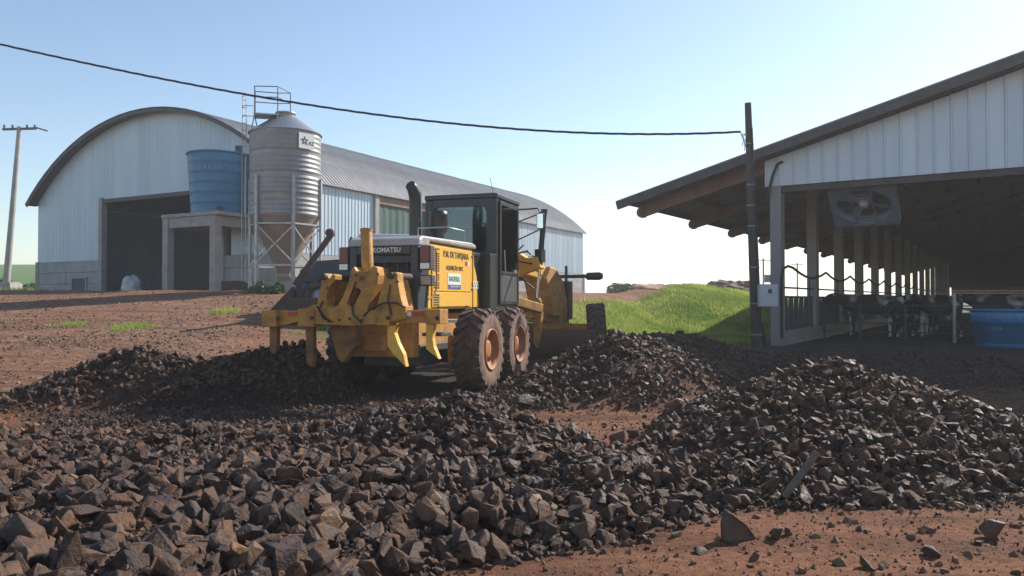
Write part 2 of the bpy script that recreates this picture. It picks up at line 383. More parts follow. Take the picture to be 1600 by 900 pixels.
def ground_material():
    m = bpy.data.materials.new('red_soil_ground'); m.use_nodes = True; N = m.node_tree.nodes; L = m.node_tree.links
    p = N['Principled BSDF']; p.inputs['Roughness'].default_value = .92; p.inputs['Specular IOR Level'].default_value = .25
    tc = N.new('ShaderNodeTexCoord')
    def noise(s, d=6, rgh=.6):
        n = N.new('ShaderNodeTexNoise'); n.inputs['Scale'].default_value = s; n.inputs['Detail'].default_value = d; n.inputs['Roughness'].default_value = rgh
        L.new(tc.outputs['Object'], n.inputs['Vector']); return n
    def ramp(src, stops):
        r = N.new('ShaderNodeValToRGB'); e = r.color_ramp.elements
        e[0].position, e[0].color = stops[0][0], (*stops[0][1], 1); e[1].position, e[1].color = stops[-1][0], (*stops[-1][1], 1)
        for ps, cl in stops[1:-1]:
            q = e.new(ps); q.color = (*cl, 1)
        L.new(src, r.inputs[0]); return r.outputs[0]
    def mix(fac, a, b):
        x = N.new('ShaderNodeMix'); x.data_type = 'RGBA'
        if isinstance(fac, float): x.inputs[0].default_value = fac
        else: L.new(fac, x.inputs[0])
        L.new(a, x.inputs[6]); L.new(b, x.inputs[7]); return x.outputs[2]
    def attr(n):
        a = N.new('ShaderNodeAttribute'); a.attribute_name = n; return a.outputs['Fac']
    soil = ramp(noise(.35, 8).outputs[0], [(.3, (.21, .075, .034)), (.5, (.29, .118, .056)), (.7, (.18, .078, .042))])
    fine = ramp(noise(14, 8, .7).outputs[0], [(.32, (.06, .026, .018)), (.5, (.22, .095, .05)), (.72, (.40, .22, .14))])
    soil = mix(.5, soil, fine)
    mp = N.new('ShaderNodeMapping'); mp.inputs['Scale'].default_value = (.35, 2.6, 1); mp.inputs['Rotation'].default_value = (0, 0, R(-14)); L.new(tc.outputs['Object'], mp.inputs[0])
    st = noise(1.0, 7, .65); L.new(mp.outputs[0], st.inputs['Vector'])
    streak = ramp(st.outputs[0], [(.36, (.50, .48, .46)), (.52, (1, 1, 1)), (.68, (1.25, 1.2, 1.12))])
    grav = ramp(noise(9, 8, .75).outputs[0], [(.35, (.10, .054, .034)), (.5, (.24, .13, .08)), (.68, (.42, .27, .18))])
    soil = mix(attr('gravelly'), soil, grav)
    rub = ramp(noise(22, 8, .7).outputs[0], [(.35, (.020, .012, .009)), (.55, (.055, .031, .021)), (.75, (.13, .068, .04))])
    ml = N.new('ShaderNodeMix'); ml.data_type = 'RGBA'; ml.blend_type = 'MULTIPLY'; ml.inputs[0].default_value = .85; L.new(soil, ml.inputs[6]); L.new(streak, ml.inputs[7]); soil = ml.outputs[2]
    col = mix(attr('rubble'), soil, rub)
    grs = ramp(noise(1.3, 8, .7).outputs[0], [(.3, (.05, .10, .018)), (.55, (.09, .17, .03)), (.75, (.14, .20, .05))])
    col = mix(attr('grass'), col, grs)
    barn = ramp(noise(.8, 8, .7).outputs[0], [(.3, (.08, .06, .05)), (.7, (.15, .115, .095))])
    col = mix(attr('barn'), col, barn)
    L.new(col, p.inputs['Base Color'])
    b1 = N.new('ShaderNodeBump'); b1.inputs['Strength'].default_value = 1.0; b1.inputs['Distance'].default_value = .07
    L.new(noise(16, 8, .7).outputs[0], b1.inputs['Height'])
    b2 = N.new('ShaderNodeBump'); b2.inputs['Strength'].default_value = .8; b2.inputs['Distance'].default_value = .02
    L.new(noise(70, 4, .6).outputs[0], b2.inputs['Height']); L.new(b1.outputs[0], b2.inputs['Normal']); L.new(b2.outputs[0], p.inputs['Normal'])
    return m
rhg, rmg = rubble(X, Y); cg, ag = ca(X, Y)
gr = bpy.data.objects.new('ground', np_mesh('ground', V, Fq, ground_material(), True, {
    'rubble': np.clip(np.maximum(rmg * 1.25 - .1, 1.0 * np.clip(poly_inside(X, Y, POLY_STONY_SHADE) / .5 + .6, 0, 1)), 0, 1), 'grass': grass_mask(X, Y),
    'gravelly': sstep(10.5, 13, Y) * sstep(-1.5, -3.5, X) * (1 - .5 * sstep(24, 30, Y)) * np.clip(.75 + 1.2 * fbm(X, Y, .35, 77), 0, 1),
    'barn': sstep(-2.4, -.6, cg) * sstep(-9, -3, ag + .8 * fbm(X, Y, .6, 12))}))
COL.objects.link(gr); gr['kind'] = 'structure'; gr['label'] = 'red soil yard rising to the storage shed'
# ------------------------------------------------------------ broken rock
def rock_proto(seed, n=15, chip=False):
    rr = random.Random(seed); bm = bmesh.new()
    for i in range(n):
        v = Vector((rr.gauss(0, 1), rr.gauss(0, 1), rr.gauss(0, 1))).normalized()
        k = 1 / max(abs(v.x), abs(v.y), abs(v.z)); v = v * (1 + (k - 1) * .75) * rr.uniform(.72, 1.0)
        bm.verts.new(v)
    r = bmesh.ops.convex_hull(bm, input=bm.verts)
    bmesh.ops.delete(bm, geom=[g for g in r['geom_interior'] if isinstance(g, bmesh.types.BMVert)], context='VERTS')
    if chip:
        bmesh.ops.dissolve_limit(bm, angle_limit=R(14), verts=bm.verts, edges=bm.edges)
        bmesh.ops.bevel(bm, geom=list(bm.edges), offset=.045, segments=1, affect='EDGES', profile=.6)
        bmesh.ops.triangulate(bm, faces=bm.faces)
        bmesh.ops.subdivide_edges(bm, edges=[e for e in bm.edges if e.calc_length() > .55], cuts=1)
        bmesh.ops.triangulate(bm, faces=bm.faces)
        o = Vector((seed * 3.1, 0, 0))
        for v in bm.verts: v.co += v.co.normalized() * .09 * mnoise.noise(v.co * 2.2 + o)
    bmesh.ops.triangulate(bm, faces=bm.faces); bmesh.ops.recalc_face_normals(bm, faces=bm.faces)
    bm.verts.index_update()
    v = np.array([q.co[:] for q in bm.verts]); f = np.array([[q.index for q in fa.verts] for fa in bm.faces]); bm.free()
    return v, f
def rock_material(name, attr):
    m = bpy.data.materials.new(name); m.use_nodes = True; N = m.node_tree.nodes; L = m.node_tree.links
    p = N['Principled BSDF']; p.inputs['Specular IOR Level'].default_value = .3
    tc = N.new('ShaderNodeTexCoord'); geo = N.new('ShaderNodeNewGeometry')
    n1 = N.new('ShaderNodeTexNoise'); n1.inputs['Scale'].default_value = 7; n1.inputs['Detail'].default_value = 6; n1.inputs['Roughness'].default_value = .7
    n2 = N.new('ShaderNodeTexNoise'); n2.inputs['Scale'].default_value = 60; n2.inputs['Detail'].default_value = 5; n2.inputs['Roughness'].default_value = .7
    L.new(geo.outputs['Position'], n1.inputs['Vector']); L.new(geo.outputs['Position'], n2.inputs['Vector'])
    if attr:
        a = N.new('ShaderNodeAttribute'); a.attribute_name = 'tint'; src = a.outputs['Fac']
    else:
        a = N.new('ShaderNodeObjectInfo'); sx_ = N.new('ShaderNodeSeparateColor'); L.new(a.outputs['Color'], sx_.inputs[0]); src = sx_.outputs[0]
    rp = N.new('ShaderNodeValToRGB'); e = rp.color_ramp.elements
    e[0].position = 0; e[0].color = (.022, .014, .012, 1); e[1].position = 1; e[1].color = (.24, .13, .065, 1)
    for ps, c in ((.3, (.038, .022, .018, 1)), (.55, (.068, .038, .028, 1)), (.75, (.10, .060, .043, 1)), (.92, (.165, .095, .055, 1))):
        q = e.new(ps); q.color = c
    L.new(src, rp.inputs[0])
    dust = N.new('ShaderNodeValToRGB'); dust.color_ramp.elements[0].position = .42; dust.color_ramp.elements[1].position = .68
    dust.color_ramp.elements[0].color = (0, 0, 0, 1); dust.color_ramp.elements[1].color = (.75, .75, .75, 1)
    L.new(n1.outputs[0], dust.inputs[0])
    mx = N.new('ShaderNodeMix'); mx.data_type = 'RGBA'; L.new(dust.outputs[0], mx.inputs[0]); L.new(rp.outputs[0], mx.inputs[6]); mx.inputs[7].default_value = (.19, .10, .058, 1)
    mu = N.new('ShaderNodeMix'); mu.data_type = 'RGBA'; mu.blend_type = 'MULTIPLY'; mu.inputs[0].default_value = .6
    r3 = N.new('ShaderNodeValToRGB'); r3.color_ramp.elements[0].position = .3; r3.color_ramp.elements[0].color = (.45, .45, .45, 1); r3.color_ramp.elements[1].position = .7; r3.color_ramp.elements[1].color = (1.5, 1.5, 1.5, 1)
    L.new(n2.outputs[0], r3.inputs[0]); L.new(mx.outputs[2], mu.inputs[6]); L.new(r3.outputs[0], mu.inputs[7])
    L.new(mu.outputs[2], p.inputs['Base Color'])
    mr = N.new('ShaderNodeMapRange'); mr.inputs[1].default_value = .35; mr.inputs[2].default_value = .6; mr.inputs[3].default_value = .33; mr.inputs[4].default_value = .9
    L.new(n1.outputs[0], mr.inputs[0]); L.new(mr.outputs[0], p.inputs['Roughness'])
    n3 = N.new('ShaderNodeTexNoise'); n3.inputs['Scale'].default_value = 22; n3.inputs['Detail'].default_value = 6; n3.inputs['Roughness'].default_value = .65
    L.new(geo.outputs['Position'], n3.inputs['Vector'])
    b0 = N.new('ShaderNodeBump'); b0.inputs['Strength'].default_value = .7; b0.inputs['Distance'].default_value = .03; L.new(n3.outputs[0], b0.inputs['Height'])
    b = N.new('ShaderNodeBump'); b.inputs['Strength'].default_value = .6; b.inputs['Distance'].default_value = .012
    L.new(n2.outputs[0], b.inputs['Height']); L.new(b0.outputs[0], b.inputs['Normal']); L.new(b.outputs[0], p.inputs['Normal'])
    return m
def rough_proto(seed):
    v, f = rock_proto(seed, 14 + seed % 4); bm = bmesh.new(); vv = [bm.verts.new(p) for p in v]
    for t in f: bm.faces.new([vv[i] for i in t])
    bmesh.ops.subdivide_edges(bm, edges=[e for e in bm.edges if e.calc_length() > .5], cuts=1); bmesh.ops.triangulate(bm, faces=bm.faces)
    rr = random.Random(seed + 5); o = Vector((seed * 2.3, 1, 0))
    for q in bm.verts: q.co += q.co.normalized() * (.13 * mnoise.noise(q.co * 1.9 + o) + rr.uniform(-.045, .045))
    bm.verts.index_update(); r = (np.array([q.co[:] for q in bm.verts]), np.array([[q.index for q in fa.verts] for fa in bm.faces])); bm.free(); return r
PROTO_S = [rock_proto(300 + i, 8) for i in range(24)]
PROTO_M = [rock_proto(i, 12 + i % 3) for i in range(30)]
PROTO_L = [rough_proto(i) for i in range(30)]
MROCK = rock_material('broken_basalt', True); MROCK1 = rock_material('broken_basalt_block', False)
def rand_rot(n):
    q = rng.normal(size=(n, 4)); q /= np.linalg.norm(q, axis=1)[:, None]; a, b, c, d = q.T
    return np.stack([np.stack([1 - 2 * (c * c + d * d), 2 * (b * c - a * d), 2 * (b * d + a * c)], 1),
                     np.stack([2 * (b * c + a * d), 1 - 2 * (b * b + d * d), 2 * (c * d - a * b)], 1),
                     np.stack([2 * (b * d - a * c), 2 * (c * d + a * b), 1 - 2 * (b * b + c * c)], 1)], 1)
def scatter_mesh(name, P, Rm, S, tint, mat):
    """P (n,3) places, Rm rotations, S (n,3) half sizes: all rocks into one mesh"""
    VV = []; FF = []; TT = []; off = 0; app = S.mean(1) / P[:, 1]; PROTO = PROTO_S + PROTO_M + PROTO_L; u = rng.integers(0, 10000, len(P))
    which = np.where(app < .0035, u % 24, np.where(app < .0085, 24 + u % 30, 54 + u % 30))
    for k, (pv, pf) in enumerate(PROTO):
        idx = np.where(which == k)[0]
        if len(idx) == 0: continue
        v = pv[None] * S[idx][:, None, :]
        v = np.einsum('nij,nkj->nki', Rm[idx], v) + P[idx][:, None, :]
        f = pf[None] + (np.arange(len(idx)) * len(pv))[:, None, None] + off
        VV.append(v.reshape(-1, 3)); FF.append(f.reshape(-1, 3)); TT.append(np.repeat(tint[idx], len(pv))); off += len(idx) * len(pv)
    me = np_mesh(name, np.concatenate(VV), np.concatenate(FF), mat, False, {'tint': np.concatenate(TT)})
    o = bpy.data.objects.new(name, me); COL.objects.link(o); return o
def sample(n, x0, x1, y0, y1, fn):
    x = rng.uniform(x0, x1, n); y = rng.uniform(y0, y1, n); k = rng.uniform(size=n) < fn(x, y)
    return x[k], y[k]
def in_view(x, y): return (np.abs(x) < y * .70 + .5)
def keep_clear(x, y):                       # nothing under the grader's wheels and belly
    lx, ly = (x + 1.407) * .951 - (y - 13.97) * .309, (x + 1.407) * .309 + (y - 13.97) * .951
    return ~((np.abs(lx) < 1.5) & (ly > -2.2) & (ly < 8))
xs, ys = sample(640000, -8, 10, 2.0, 18, lambda x, y: rubble(x, y)[1] ** 1.3 * np.clip(.85 + 1.9 * fbm(x, y, 1.3, 133), .25, 1) * in_view(x, y) * keep_clear(x, y))
N_ = len(xs)
rad = np.minimum(.0125 * (1 - rng.uniform(size=N_)) ** (-1 / 1.95), .125)
hh, mk = rubble(xs, ys)
cE, aE = ca(xs, ys)
flat = poly_inside(xs, ys, POLY_STONY_SHADE) > .1
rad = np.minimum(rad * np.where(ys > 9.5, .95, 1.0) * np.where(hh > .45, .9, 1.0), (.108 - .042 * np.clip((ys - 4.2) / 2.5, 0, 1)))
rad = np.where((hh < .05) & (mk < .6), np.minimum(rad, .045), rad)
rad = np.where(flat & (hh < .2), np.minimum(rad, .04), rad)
Sc = np.stack([rad * rng.uniform(.85, 1.25, N_), rad * rng.uniform(.65, 1.0, N_), rad * rng.uniform(.4, .85, N_)], 1)
Pz = ground_h(xs, ys) + rad * rng.uniform(-.15, .75, N_)
Pp = np.stack([xs, ys, Pz], 1); Rr = rand_rot(N_)
tint = np.clip(rng.normal(.38, .23, N_), 0, 1)
# thin out the finest far away
keep = (rad / ys > .0015) | (rng.uniform(size=N_) < .2)
Pp, Rr, Sc, tint, rad, xs, ys, hh = Pp[keep], Rr[keep], Sc[keep], tint[keep], rad[keep], xs[keep], ys[keep], hh[keep]
inframe = (np.abs(xs) < ys * .66) & (ys > 3.0) & (Pp[:, 2] + 0 > -1)
score = np.where(inframe, rad * (.8 + .4 * (Pp[:, 2] > ground_h(xs, ys) + .3 * rad)) / ys, 0)
big = np.argsort(-score)[:288]
rest = np.ones(len(xs), bool); rest[big] = False
rb = scatter_mesh('rock_rubble', Pp[rest], Rr[rest], Sc[rest], tint[rest], MROCK)
tag(rb, 'mass of smaller broken dark basalt covering the heaps', 'rubble', kind='stuff')
DET = []
for i in range(26):
    v, f = rock_proto(100 + i, 15 + i % 5, True); DET.append(np_mesh('rock', v, f, MROCK1, False))
def rock_label(x, y, t, s, ap):
    px = 800 + F * x / y; py = HORIZON + F * 1.4 / y
    size = 'smallish' if ap < Q4[0] else ('middling' if ap < Q4[1] else ('big' if ap < Q4[2] else 'huge'))
    tone = 'blackish' if t < .25 else ('dark grey' if t < .5 else ('brownish' if t < .75 else 'tan'))
    a_ = sorted(s); shp = 'flat slab' if a_[0] / a_[2] < .45 else ('long shard' if a_[1] / a_[2] < .68 else 'angular block')
    if y > 9.3 and x < -2.5: where = 'in the ridge left of the grader'
    elif y > 9.3: where = 'on the pointed heap right of the grader tyres'
    else:
        col_ = ('at the left edge' if px < 160 else 'below the silo' if px < 400 else 'below the ripper' if px < 600 else 'below the hood' if px < 745 else 'below the grader tyres' if px < 850 else 'below the front wheel' if px < 1010 else 'left of the service pole' if px < 1150 else 'under the barn corner' if px < 1280 else 'under the barn fan' if px < 1420 else 'under the blue trough')
        row = 'front rubble' if py > 830 else ('nearer rubble' if py > 760 else ('middle rubble' if py > 700 else 'far rubble rim'))
        where = row + ' ' + col_; where = 'in the ' + where
    return '%s %s %s' % (size + ' ' + tone, shp, where)
def rock_label_old(x, y, t):
    if y > 9.3 and x < -2.5: return 'dark broken stone in the long ridge left of the grader'
    if y > 9.3: return 'dark broken stone on the pointed heap right of the grader tyres'
    if x > 1.6: return 'sharp basalt block on the tall heap in front of the cattle barn'
    if y > 6.2: return 'chunk of basalt along the low rubble ridge behind the foreground spread'
    if x < -2.2: return 'large basalt block in the foreground rubble at the far left'
    if x < 0: return 'large basalt block in the foreground rubble left of centre'
    return 'large basalt block in the foreground rubble near the bare red soil'
def add_rock(p, Rm, s, label, t):
    o = inst('rock', random.choice(DET)); o.color = (t, t, t, 1); M = Matrix(Rm.tolist()).to_4x4()
    o.matrix_world = Matrix.Translation(p) @ M @ Matrix.Diagonal((*s, 1))
    tag(o, label, 'rock', 'broken basalt rocks of the heaps'); return o
Q4 = np.quantile(rad[big] / ys[big], [.25, .5, .75])
for i in big: add_rock(Pp[i], Rr[i], Sc[i] * 1.02, rock_label(xs[i], ys[i], tint[i], Sc[i], rad[i] / ys[i]), float(tint[i]))
def lone(px, py, Y, s, e, label):
    p = at(px, py, Y); z = gz1(p.x, p.y); o = inst('rock', DET[int(px) % len(DET)]); t = .92 if ('tan' in label or 'orange' in label) else (.7 if 'pale' in label else .35); o.color = (t, t, t, 1)
    o.location = (p.x, p.y, z + s[2] * .75); o.rotation_euler = [R(v) for v in e]; o.scale = s; tag(o, label, 'rock'); return o
p = at(1150, 838, 4.82); z = gz1(p.x, p.y)
wb = MB(); wb.prism([(-.10, -.05), (.15, -.06), (.125, -.01), (.05, .055), (-.03, .125), (-.075, .14), (-.10, .05)], .055)
wb.v = [(x + .05 * z_, y * (1 - 1.6 * max(0, z_)) + .25 * max(0, z_) + .012 * math.sin(x * 60 + z_ * 40), z_ + .008 * math.sin(x * 47)) for x, y, z_ in wb.v]
o = wb.build('rock', MROCK1, None, .008); o.location = (p.x, p.y, z + .03); o.rotation_euler = (0, R(4), R(14)); o.color = (.7, .7, .7, 1); tag(o, 'wedge shaped slab standing on edge alone on the red soil', 'rock')
lone(1552, 825, 4.85, (.09, .08, .075), (10, 5, 30), 'pale topped block at the right foot of the tall heap')
lone(1214, 830, 4.85, (.055, .05, .04), (0, 0, 50), 'small dark stone lying on the red soil below the tall heap')
lone(1452, 855, 4.55, (.06, .05, .035), (10, 0, 10), 'small dark stone lying on the red soil in the bottom right')
lone(820, 550, 10.3, (.17, .13, .11), (8, -12, 40), 'squarish block perched on the near shoulder of the pointed heap')
lone(1060, 690, 8.1, (.15, .1, .09), (5, 15, 20), 'tan sunlit block between the two right hand heaps')
lone(965, 690, 7.8, (.16, .11, .09), (0, 12, 70), 'tan block on the bare patch of soil between the heaps')
lone(8, 620, 11.8, (.14, .1, .08), (0, 0, 20), 'orange tinted stone on the bare soil at the left edge')
# loose stones on the soil and gravel on the slope
def loose(x, y):
    h, m = rubble(x, y); return .22 * (m < .5) * in_view(x, y) * keep_clear(x, y)
x2, y2 = sample(42000, -9, 8, 2.2, 14, loose); n2 = len(x2)
r2 = np.minimum(.0075 * (1 - rng.uniform(size=n2)) ** (-1 / 2.3), .05)
S2 = np.stack([r2 * rng.uniform(.9, 1.3, n2), r2 * rng.uniform(.7, 1, n2), r2 * rng.uniform(.45, .8, n2)], 1)
o = scatter_mesh('loose_stones', np.stack([x2, y2, ground_h(x2, y2) + r2 * .25], 1), rand_rot(n2), S2, np.clip(rng.normal(.66, .25, n2), 0, 1), MROCK)
tag(o, 'small loose stones and clods strewn over the bare red soil', 'stones', kind='stuff')
def soilish(x, y):
    h, m = rubble(x, y); return .8 * (m < .6) * in_view(x, y) * keep_clear(x, y)
MCLOD = mat('soil_clods', (.20, .10, .055), .95, 0, (.10, .05, .03), 2.5, .5, .3, 40)
x6, y6 = sample(60000, -9, 8, 2.4, 13, soilish); n6 = len(x6)
r6 = np.minimum(.006 * (1 - rng.uniform(size=n6)) ** (-1 / 2.4), .035); S6 = np.stack([r6 * rng.uniform(.9, 1.4, n6), r6, r6 * rng.uniform(.5, .8, n6)], 1)
o = scatter_mesh('soil_clods', np.stack([x6, y6, ground_h(x6, y6) + r6 * .1], 1), rand_rot(n6), S6, rng.uniform(0, 1, n6), MCLOD)
tag(o, 'crumbly red soil clods over the open ground', 'soil clods', kind='stuff')
MGRAV = mat('slope_gravel', (.24, .145, .095), .9, 0, (.11, .07, .05), 3, .5, .3, 40)
x3, y3 = sample(60000, -24, 1, 11.0, 33, lambda x, y: (rubble(x, y)[1] < .3) * in_view(x, y) * keep_clear(x, y) * (1 - sstep(26, 33, y)) * np.where(y < 22, 1., .6) * (1 - sstep(-13, -6.5, ca(x, y)[0])) * (.35 + .65 * (fbm(x, y, .4, 91) > -.05)))
n3 = len(x3); r3 = np.minimum(.017 * (1 - rng.uniform(size=n3)) ** (-1 / 2.9), .05)
S3 = np.stack([r3 * 1.2, r3, r3 * .65], 1)
o = scatter_mesh('slope_gravel', np.stack([x3, y3, ground_h(x3, y3) + r3 * .2], 1), rand_rot(n3), S3, rng.uniform(.3, 1, n3), MGRAV)
tag(o, 'brown gravel strewn over the slope before the storage shed', 'gravel', kind='stuff')
# grass
def grass_material():
    m = bpy.data.materials.new('grass_blade'); m.use_nodes = True; N = m.node_tree.nodes; L = m.node_tree.links
    p = N['Principled BSDF']; p.inputs['Roughness'].default_value = .6; p.inputs['Specular IOR Level'].default_value = .3
    a = N.new('ShaderNodeAttribute'); a.attribute_name = 'tint'
    rp = N.new('ShaderNodeValToRGB'); e = rp.color_ramp.elements; e[0].color = (.12, .20, .035, 1); e[1].color = (.50, .48, .14, 1)
    q = e.new(.5); q.color = (.25, .33, .06, 1)
    L.new(a.outputs['Fac'], rp.inputs[0]); L.new(rp.outputs[0], p.inputs['Base Color'])
    tr = N.new('ShaderNodeBsdfTranslucent'); L.new(rp.outputs[0], tr.inputs[0])
    mx = N.new('ShaderNodeMixShader'); mx.inputs[0].default_value = .55; L.new(p.outputs[0], mx.inputs[1]); L.new(tr.outputs[0], mx.inputs[2])
    L.new(mx.outputs[0], N['Material Output'].inputs[0]); return m
MGRASS = grass_material()
def blades(name, x, y, L0, w0, nb=3, spread=.06, label='', dry=0):
    n = len(x) * nb; bx = np.repeat(x, nb) + rng.normal(0, spread, n); by = np.repeat(y, nb) + rng.normal(0, spread, n)
    bz = ground_h(bx, by) - .01; an = rng.uniform(0, 2 * PI, n); ln = L0 * rng.uniform(.5, 1.3, n) * np.repeat(.6 + .9 * np.clip(fbm(x, y, .5, 61) + .5, 0, 1), nb)
    le = rng.uniform(.1, .6, n) * ln; la = rng.uniform(0, 2 * PI, n); w = w0 * rng.uniform(.6, 1.3, n)
    dx, dy = np.cos(an) * w, np.sin(an) * w
    a = np.stack([bx - dx, by - dy, bz], 1); b = np.stack([bx + dx, by + dy, bz], 1)
    t = np.stack([bx + np.cos(la) * le, by + np.sin(la) * le, bz + ln * .9], 1)
    V = np.stack([a, b, t], 1).reshape(-1, 3); Fc = np.arange(3 * n).reshape(-1, 3)
    ti = np.clip(np.repeat(.5 + 1.1 * fbm(x, y, .45, 71) + .5 * fbm(x, y, 2.5, 75), nb) + rng.normal(0, .13, n) + dry, 0, 1)
    o = bpy.data.objects.new(name, np_mesh(name, V, Fc, MGRASS, False, {'tint': np.repeat(ti, 3)})); COL.objects.link(o)
    tag(o, label, 'grass', kind='stuff'); return o
x4, y4 = sample(230000, -9, 26, 21, 54, lambda x, y: grass_mask(x, y) * in_view(x, y) * np.clip((33 / y) ** 2 * .8, .2, 1))
blades('grass', x4, y4, .15, .018, 4, .07, 'lush green grass over the mound between shed and barn')
tx = np.concatenate([rng.normal(a, r * .42, int(500 * r)) for a, b, r in TUFTS]); ty = np.concatenate([rng.normal(b, r * .5, int(500 * r)) for a, b, r in TUFTS])
blades('grass_tufts', tx, ty, .09, .010, 4, .04, 'low green grass tufts on the gravel slope')
x7, y7 = sample(9000, -9, 26, 21, 54, lambda x, y: grass_mask(x, y) * in_view(x, y) * (fbm(x, y, .35, 88) > .02))
blades('weeds', x7, y7, .27, .016, 2, .05, 'taller pale weeds standing among the grass of the mound', .35)
x5, y5 = sample(14000, -45, -20, 42, 70, lambda x, y: grass_mask(x, y) * in_view(x, y))
blades('field_grass', x5, y5, .35, .05, 3, .15, 'green field grass behind the concrete power pole')
# ------------------------------------------------------------ storage shed (arched roof)
STH = math.atan(.55); SZ = 1.72
shed = thing('storage_shed', 'big white sheet metal storage shed with an arched grey roof and dark open front', 'shed', (-9.8, 34.3, SZ), -STH)
SW, SLn = 19.7, 32.3; ARC_R, ARC_C = 14.17, -4.80
def arch(x, off=0): return ARC_C + math.sqrt(max(0.01, (ARC_R + off) ** 2 - (x + SW / 2) ** 2))
def ribbed(x0, x1, zb, zt, nrib=4, rd=.035, y=0.0, th=.012, edge=False):
    """sheet in the XZ plane, ribs standing out towards -Y; zb/zt are functions of x"""
    w_ = x1 - x0; prof = [(x0 + .002, 0)]
    cs = [x0 + .03] if edge else [x0 + w_ * (k + .5) / nrib for k in range(nrib)]
    for c in cs:
        q = min(.028, w_ * .09); prof += [(c - q * .9 + .0005, 0), (c - q * .5, -rd), (c + q * .5, -rd), (c + q * .9, 0)]
    prof.append((x1 - .002, 0)); b = MB(); n = len(prof); Vv = []
    for yy in (0, th):
        for xx, d in prof: Vv.append((xx, y + d + yy, zb(xx)))
        for xx, d in prof: Vv.append((xx, y + d + yy, zt(xx)))
    Fc = []
    for i in range(n - 1):
        Fc += [(i, i + 1, n + i + 1, n + i), (2 * n + i + 1, 2 * n + i, 3 * n + i, 3 * n + i + 1),
               (n + i, n + i + 1, 3 * n + i + 1, 3 * n + i), (i + 1, i, 2 * n + i, 2 * n + i + 1)]
    Fc += [(0, n, 3 * n, 2 * n), (n - 1, 3 * n - 1, 4 * n - 1, 2 * n - 1)]
    return b.add(Vv, Fc)
DX0, DX1, DZ = -13.9, -4.3, 5.12; BASE = 1.88
np_ = 20; pw = SW / np_
for k in range(np_):
    x0 = -SW + k * pw; x1 = x0 + pw
    mid = (x0 + x1) / 2; inside = DX0 < mid < DX1
    ribbed(x0, x1, (lambda x: DZ) if inside else (lambda x: BASE), lambda x: arch(x) - .1, 3, .010, random.uniform(-.006, .006)).build('wall_panel', M_['sheet'], shed)
for (a, b_) in ((-SW, -16.85), (-16.85, DX0), (DX1, -2.2), (-2.2, 0)):
    for r_ in range(3):
        MB().b2((a + .012, -.09 + random.uniform(-.008, .008), -.3 if r_ == 0 else r_ * .63 + .008), (b_ - .012, .12, (r_ + 1) * .63 - .01 - .02 * (r_ == 2))).build('concrete_plank', M_['plank'], shed, .008)
for x in (-SW + .12, DX0 + .14, DX1 - .14):
    MB().b2((x - .15, -.14 if x > -15 else -.13, -.3), (x + .15, .16, 5.2 if x > -16 else 5.0)).build('column', M_['concrete'], shed, .01) if x > -15 else MB().b2((x - .13, -.13, -.3), (x + .13, .1, 1.9)).build('column', M_['concrete'], shed, .01)
MB().b2((DX0, -.10, DZ - .22), (DX1, .1, DZ - .012)).build('door_lintel', M_['steel_dark'], shed)
hf = MB(); hf.b2((-16.3, -.16, -.1), (-16.2, -.07, 1.0)); hf.b2((-15.0, -.16, -.1), (-14.9, -.07, 1.0)); hf.b2((-16.2, -.16, .92), (-15.0, -.07, 1.0))
hf = hf.build('hatch_frame', M_['concrete'], shed)
MB().b2((-16.2, -.12, -.1), (-15.0, -.10, .92)).build('hatch_board', M_['steel_dark'], hf)
# long right wall
Ms = Matrix.Rotation(R(90), 4, 'Z')
def side_panel(y0, y1, zb, zt):
    b = ribbed(y0, y1, lambda x: zb, lambda x: zt, 4, .022)
    b.v = [(-p[1] + .03 + 0, p[0], p[2]) for p in b.v]; return b
spans = [(0, 5.75), (15.0, SLn)]
for (a, b_) in spans:
    n = int(round((b_ - a) / .96)); ww = (b_ - a) / n
    me = None
    for k in range(n):
        if me is None: me = side_panel(0, ww, BASE, 5.28).mesh('wall_panel', M_['sheet'])
        inst('wall_panel', me, shed, (random.uniform(-.005, .005), a + k * ww, 0))
ys_ = [0, 5.75, 10.4, 15.0, 20.8, 26.5, SLn]
for a, b_ in zip(ys_[:-1], ys_[1:]):
    for r_ in range(3):
        MB().b2((-.06, a + .012, -.3 if r_ == 0 else r_ * .62 + .006), (.1 + random.uniform(-.006, .006), b_ - .012, (r_ + 1) * .62 - .006)).build('concrete_plank', M_['plank'], shed, .006)
for y in ys_[1:]: MB().b2((-.2, y - .16, -.3), (.16, y + .16, 1.875 if y not in (5.75, 15.0, 10.4) else 5.2)).build('column', M_['concrete'], shed, .01)
MB().b2((-.1, 5.95, 4.72), (.09, 14.82, 5.2)).build('lintel_beam', M_['timber'], shed)
tp = MB(); npl = 60; Vv = []
for i in range(npl + 1):
    yy = 5.95 + (14.82 - 5.95) * i / npl; dx = .035 * math.sin(i * 1.7) + .02 * math.sin(i * .6)
    Vv += [(.0 + dx, yy, 1.86), (dx * .5, yy, 4.75)]
tp.add(Vv, [(2 * i, 2 * i + 2, 2 * i + 3, 2 * i + 1) for i in range(npl)], True); tp.build('curtain', M_['green'], shed)
# far walls, closing the dark inside
b = MB(); b.b2((-SW, .2, -.3), (-SW + .06, SLn, 5.2)); b.build('far_side_wall', M_['sheet'], shed)
pts = [(-SW, -.3), (0, -.3)] + [(x, arch(x) - .12) for x in np.linspace(0, -SW, 14)]
MB(Matrix.Translation((0, SLn - .05, 0))).prism(pts, .05).build('back_wall', M_['sheet'], shed)
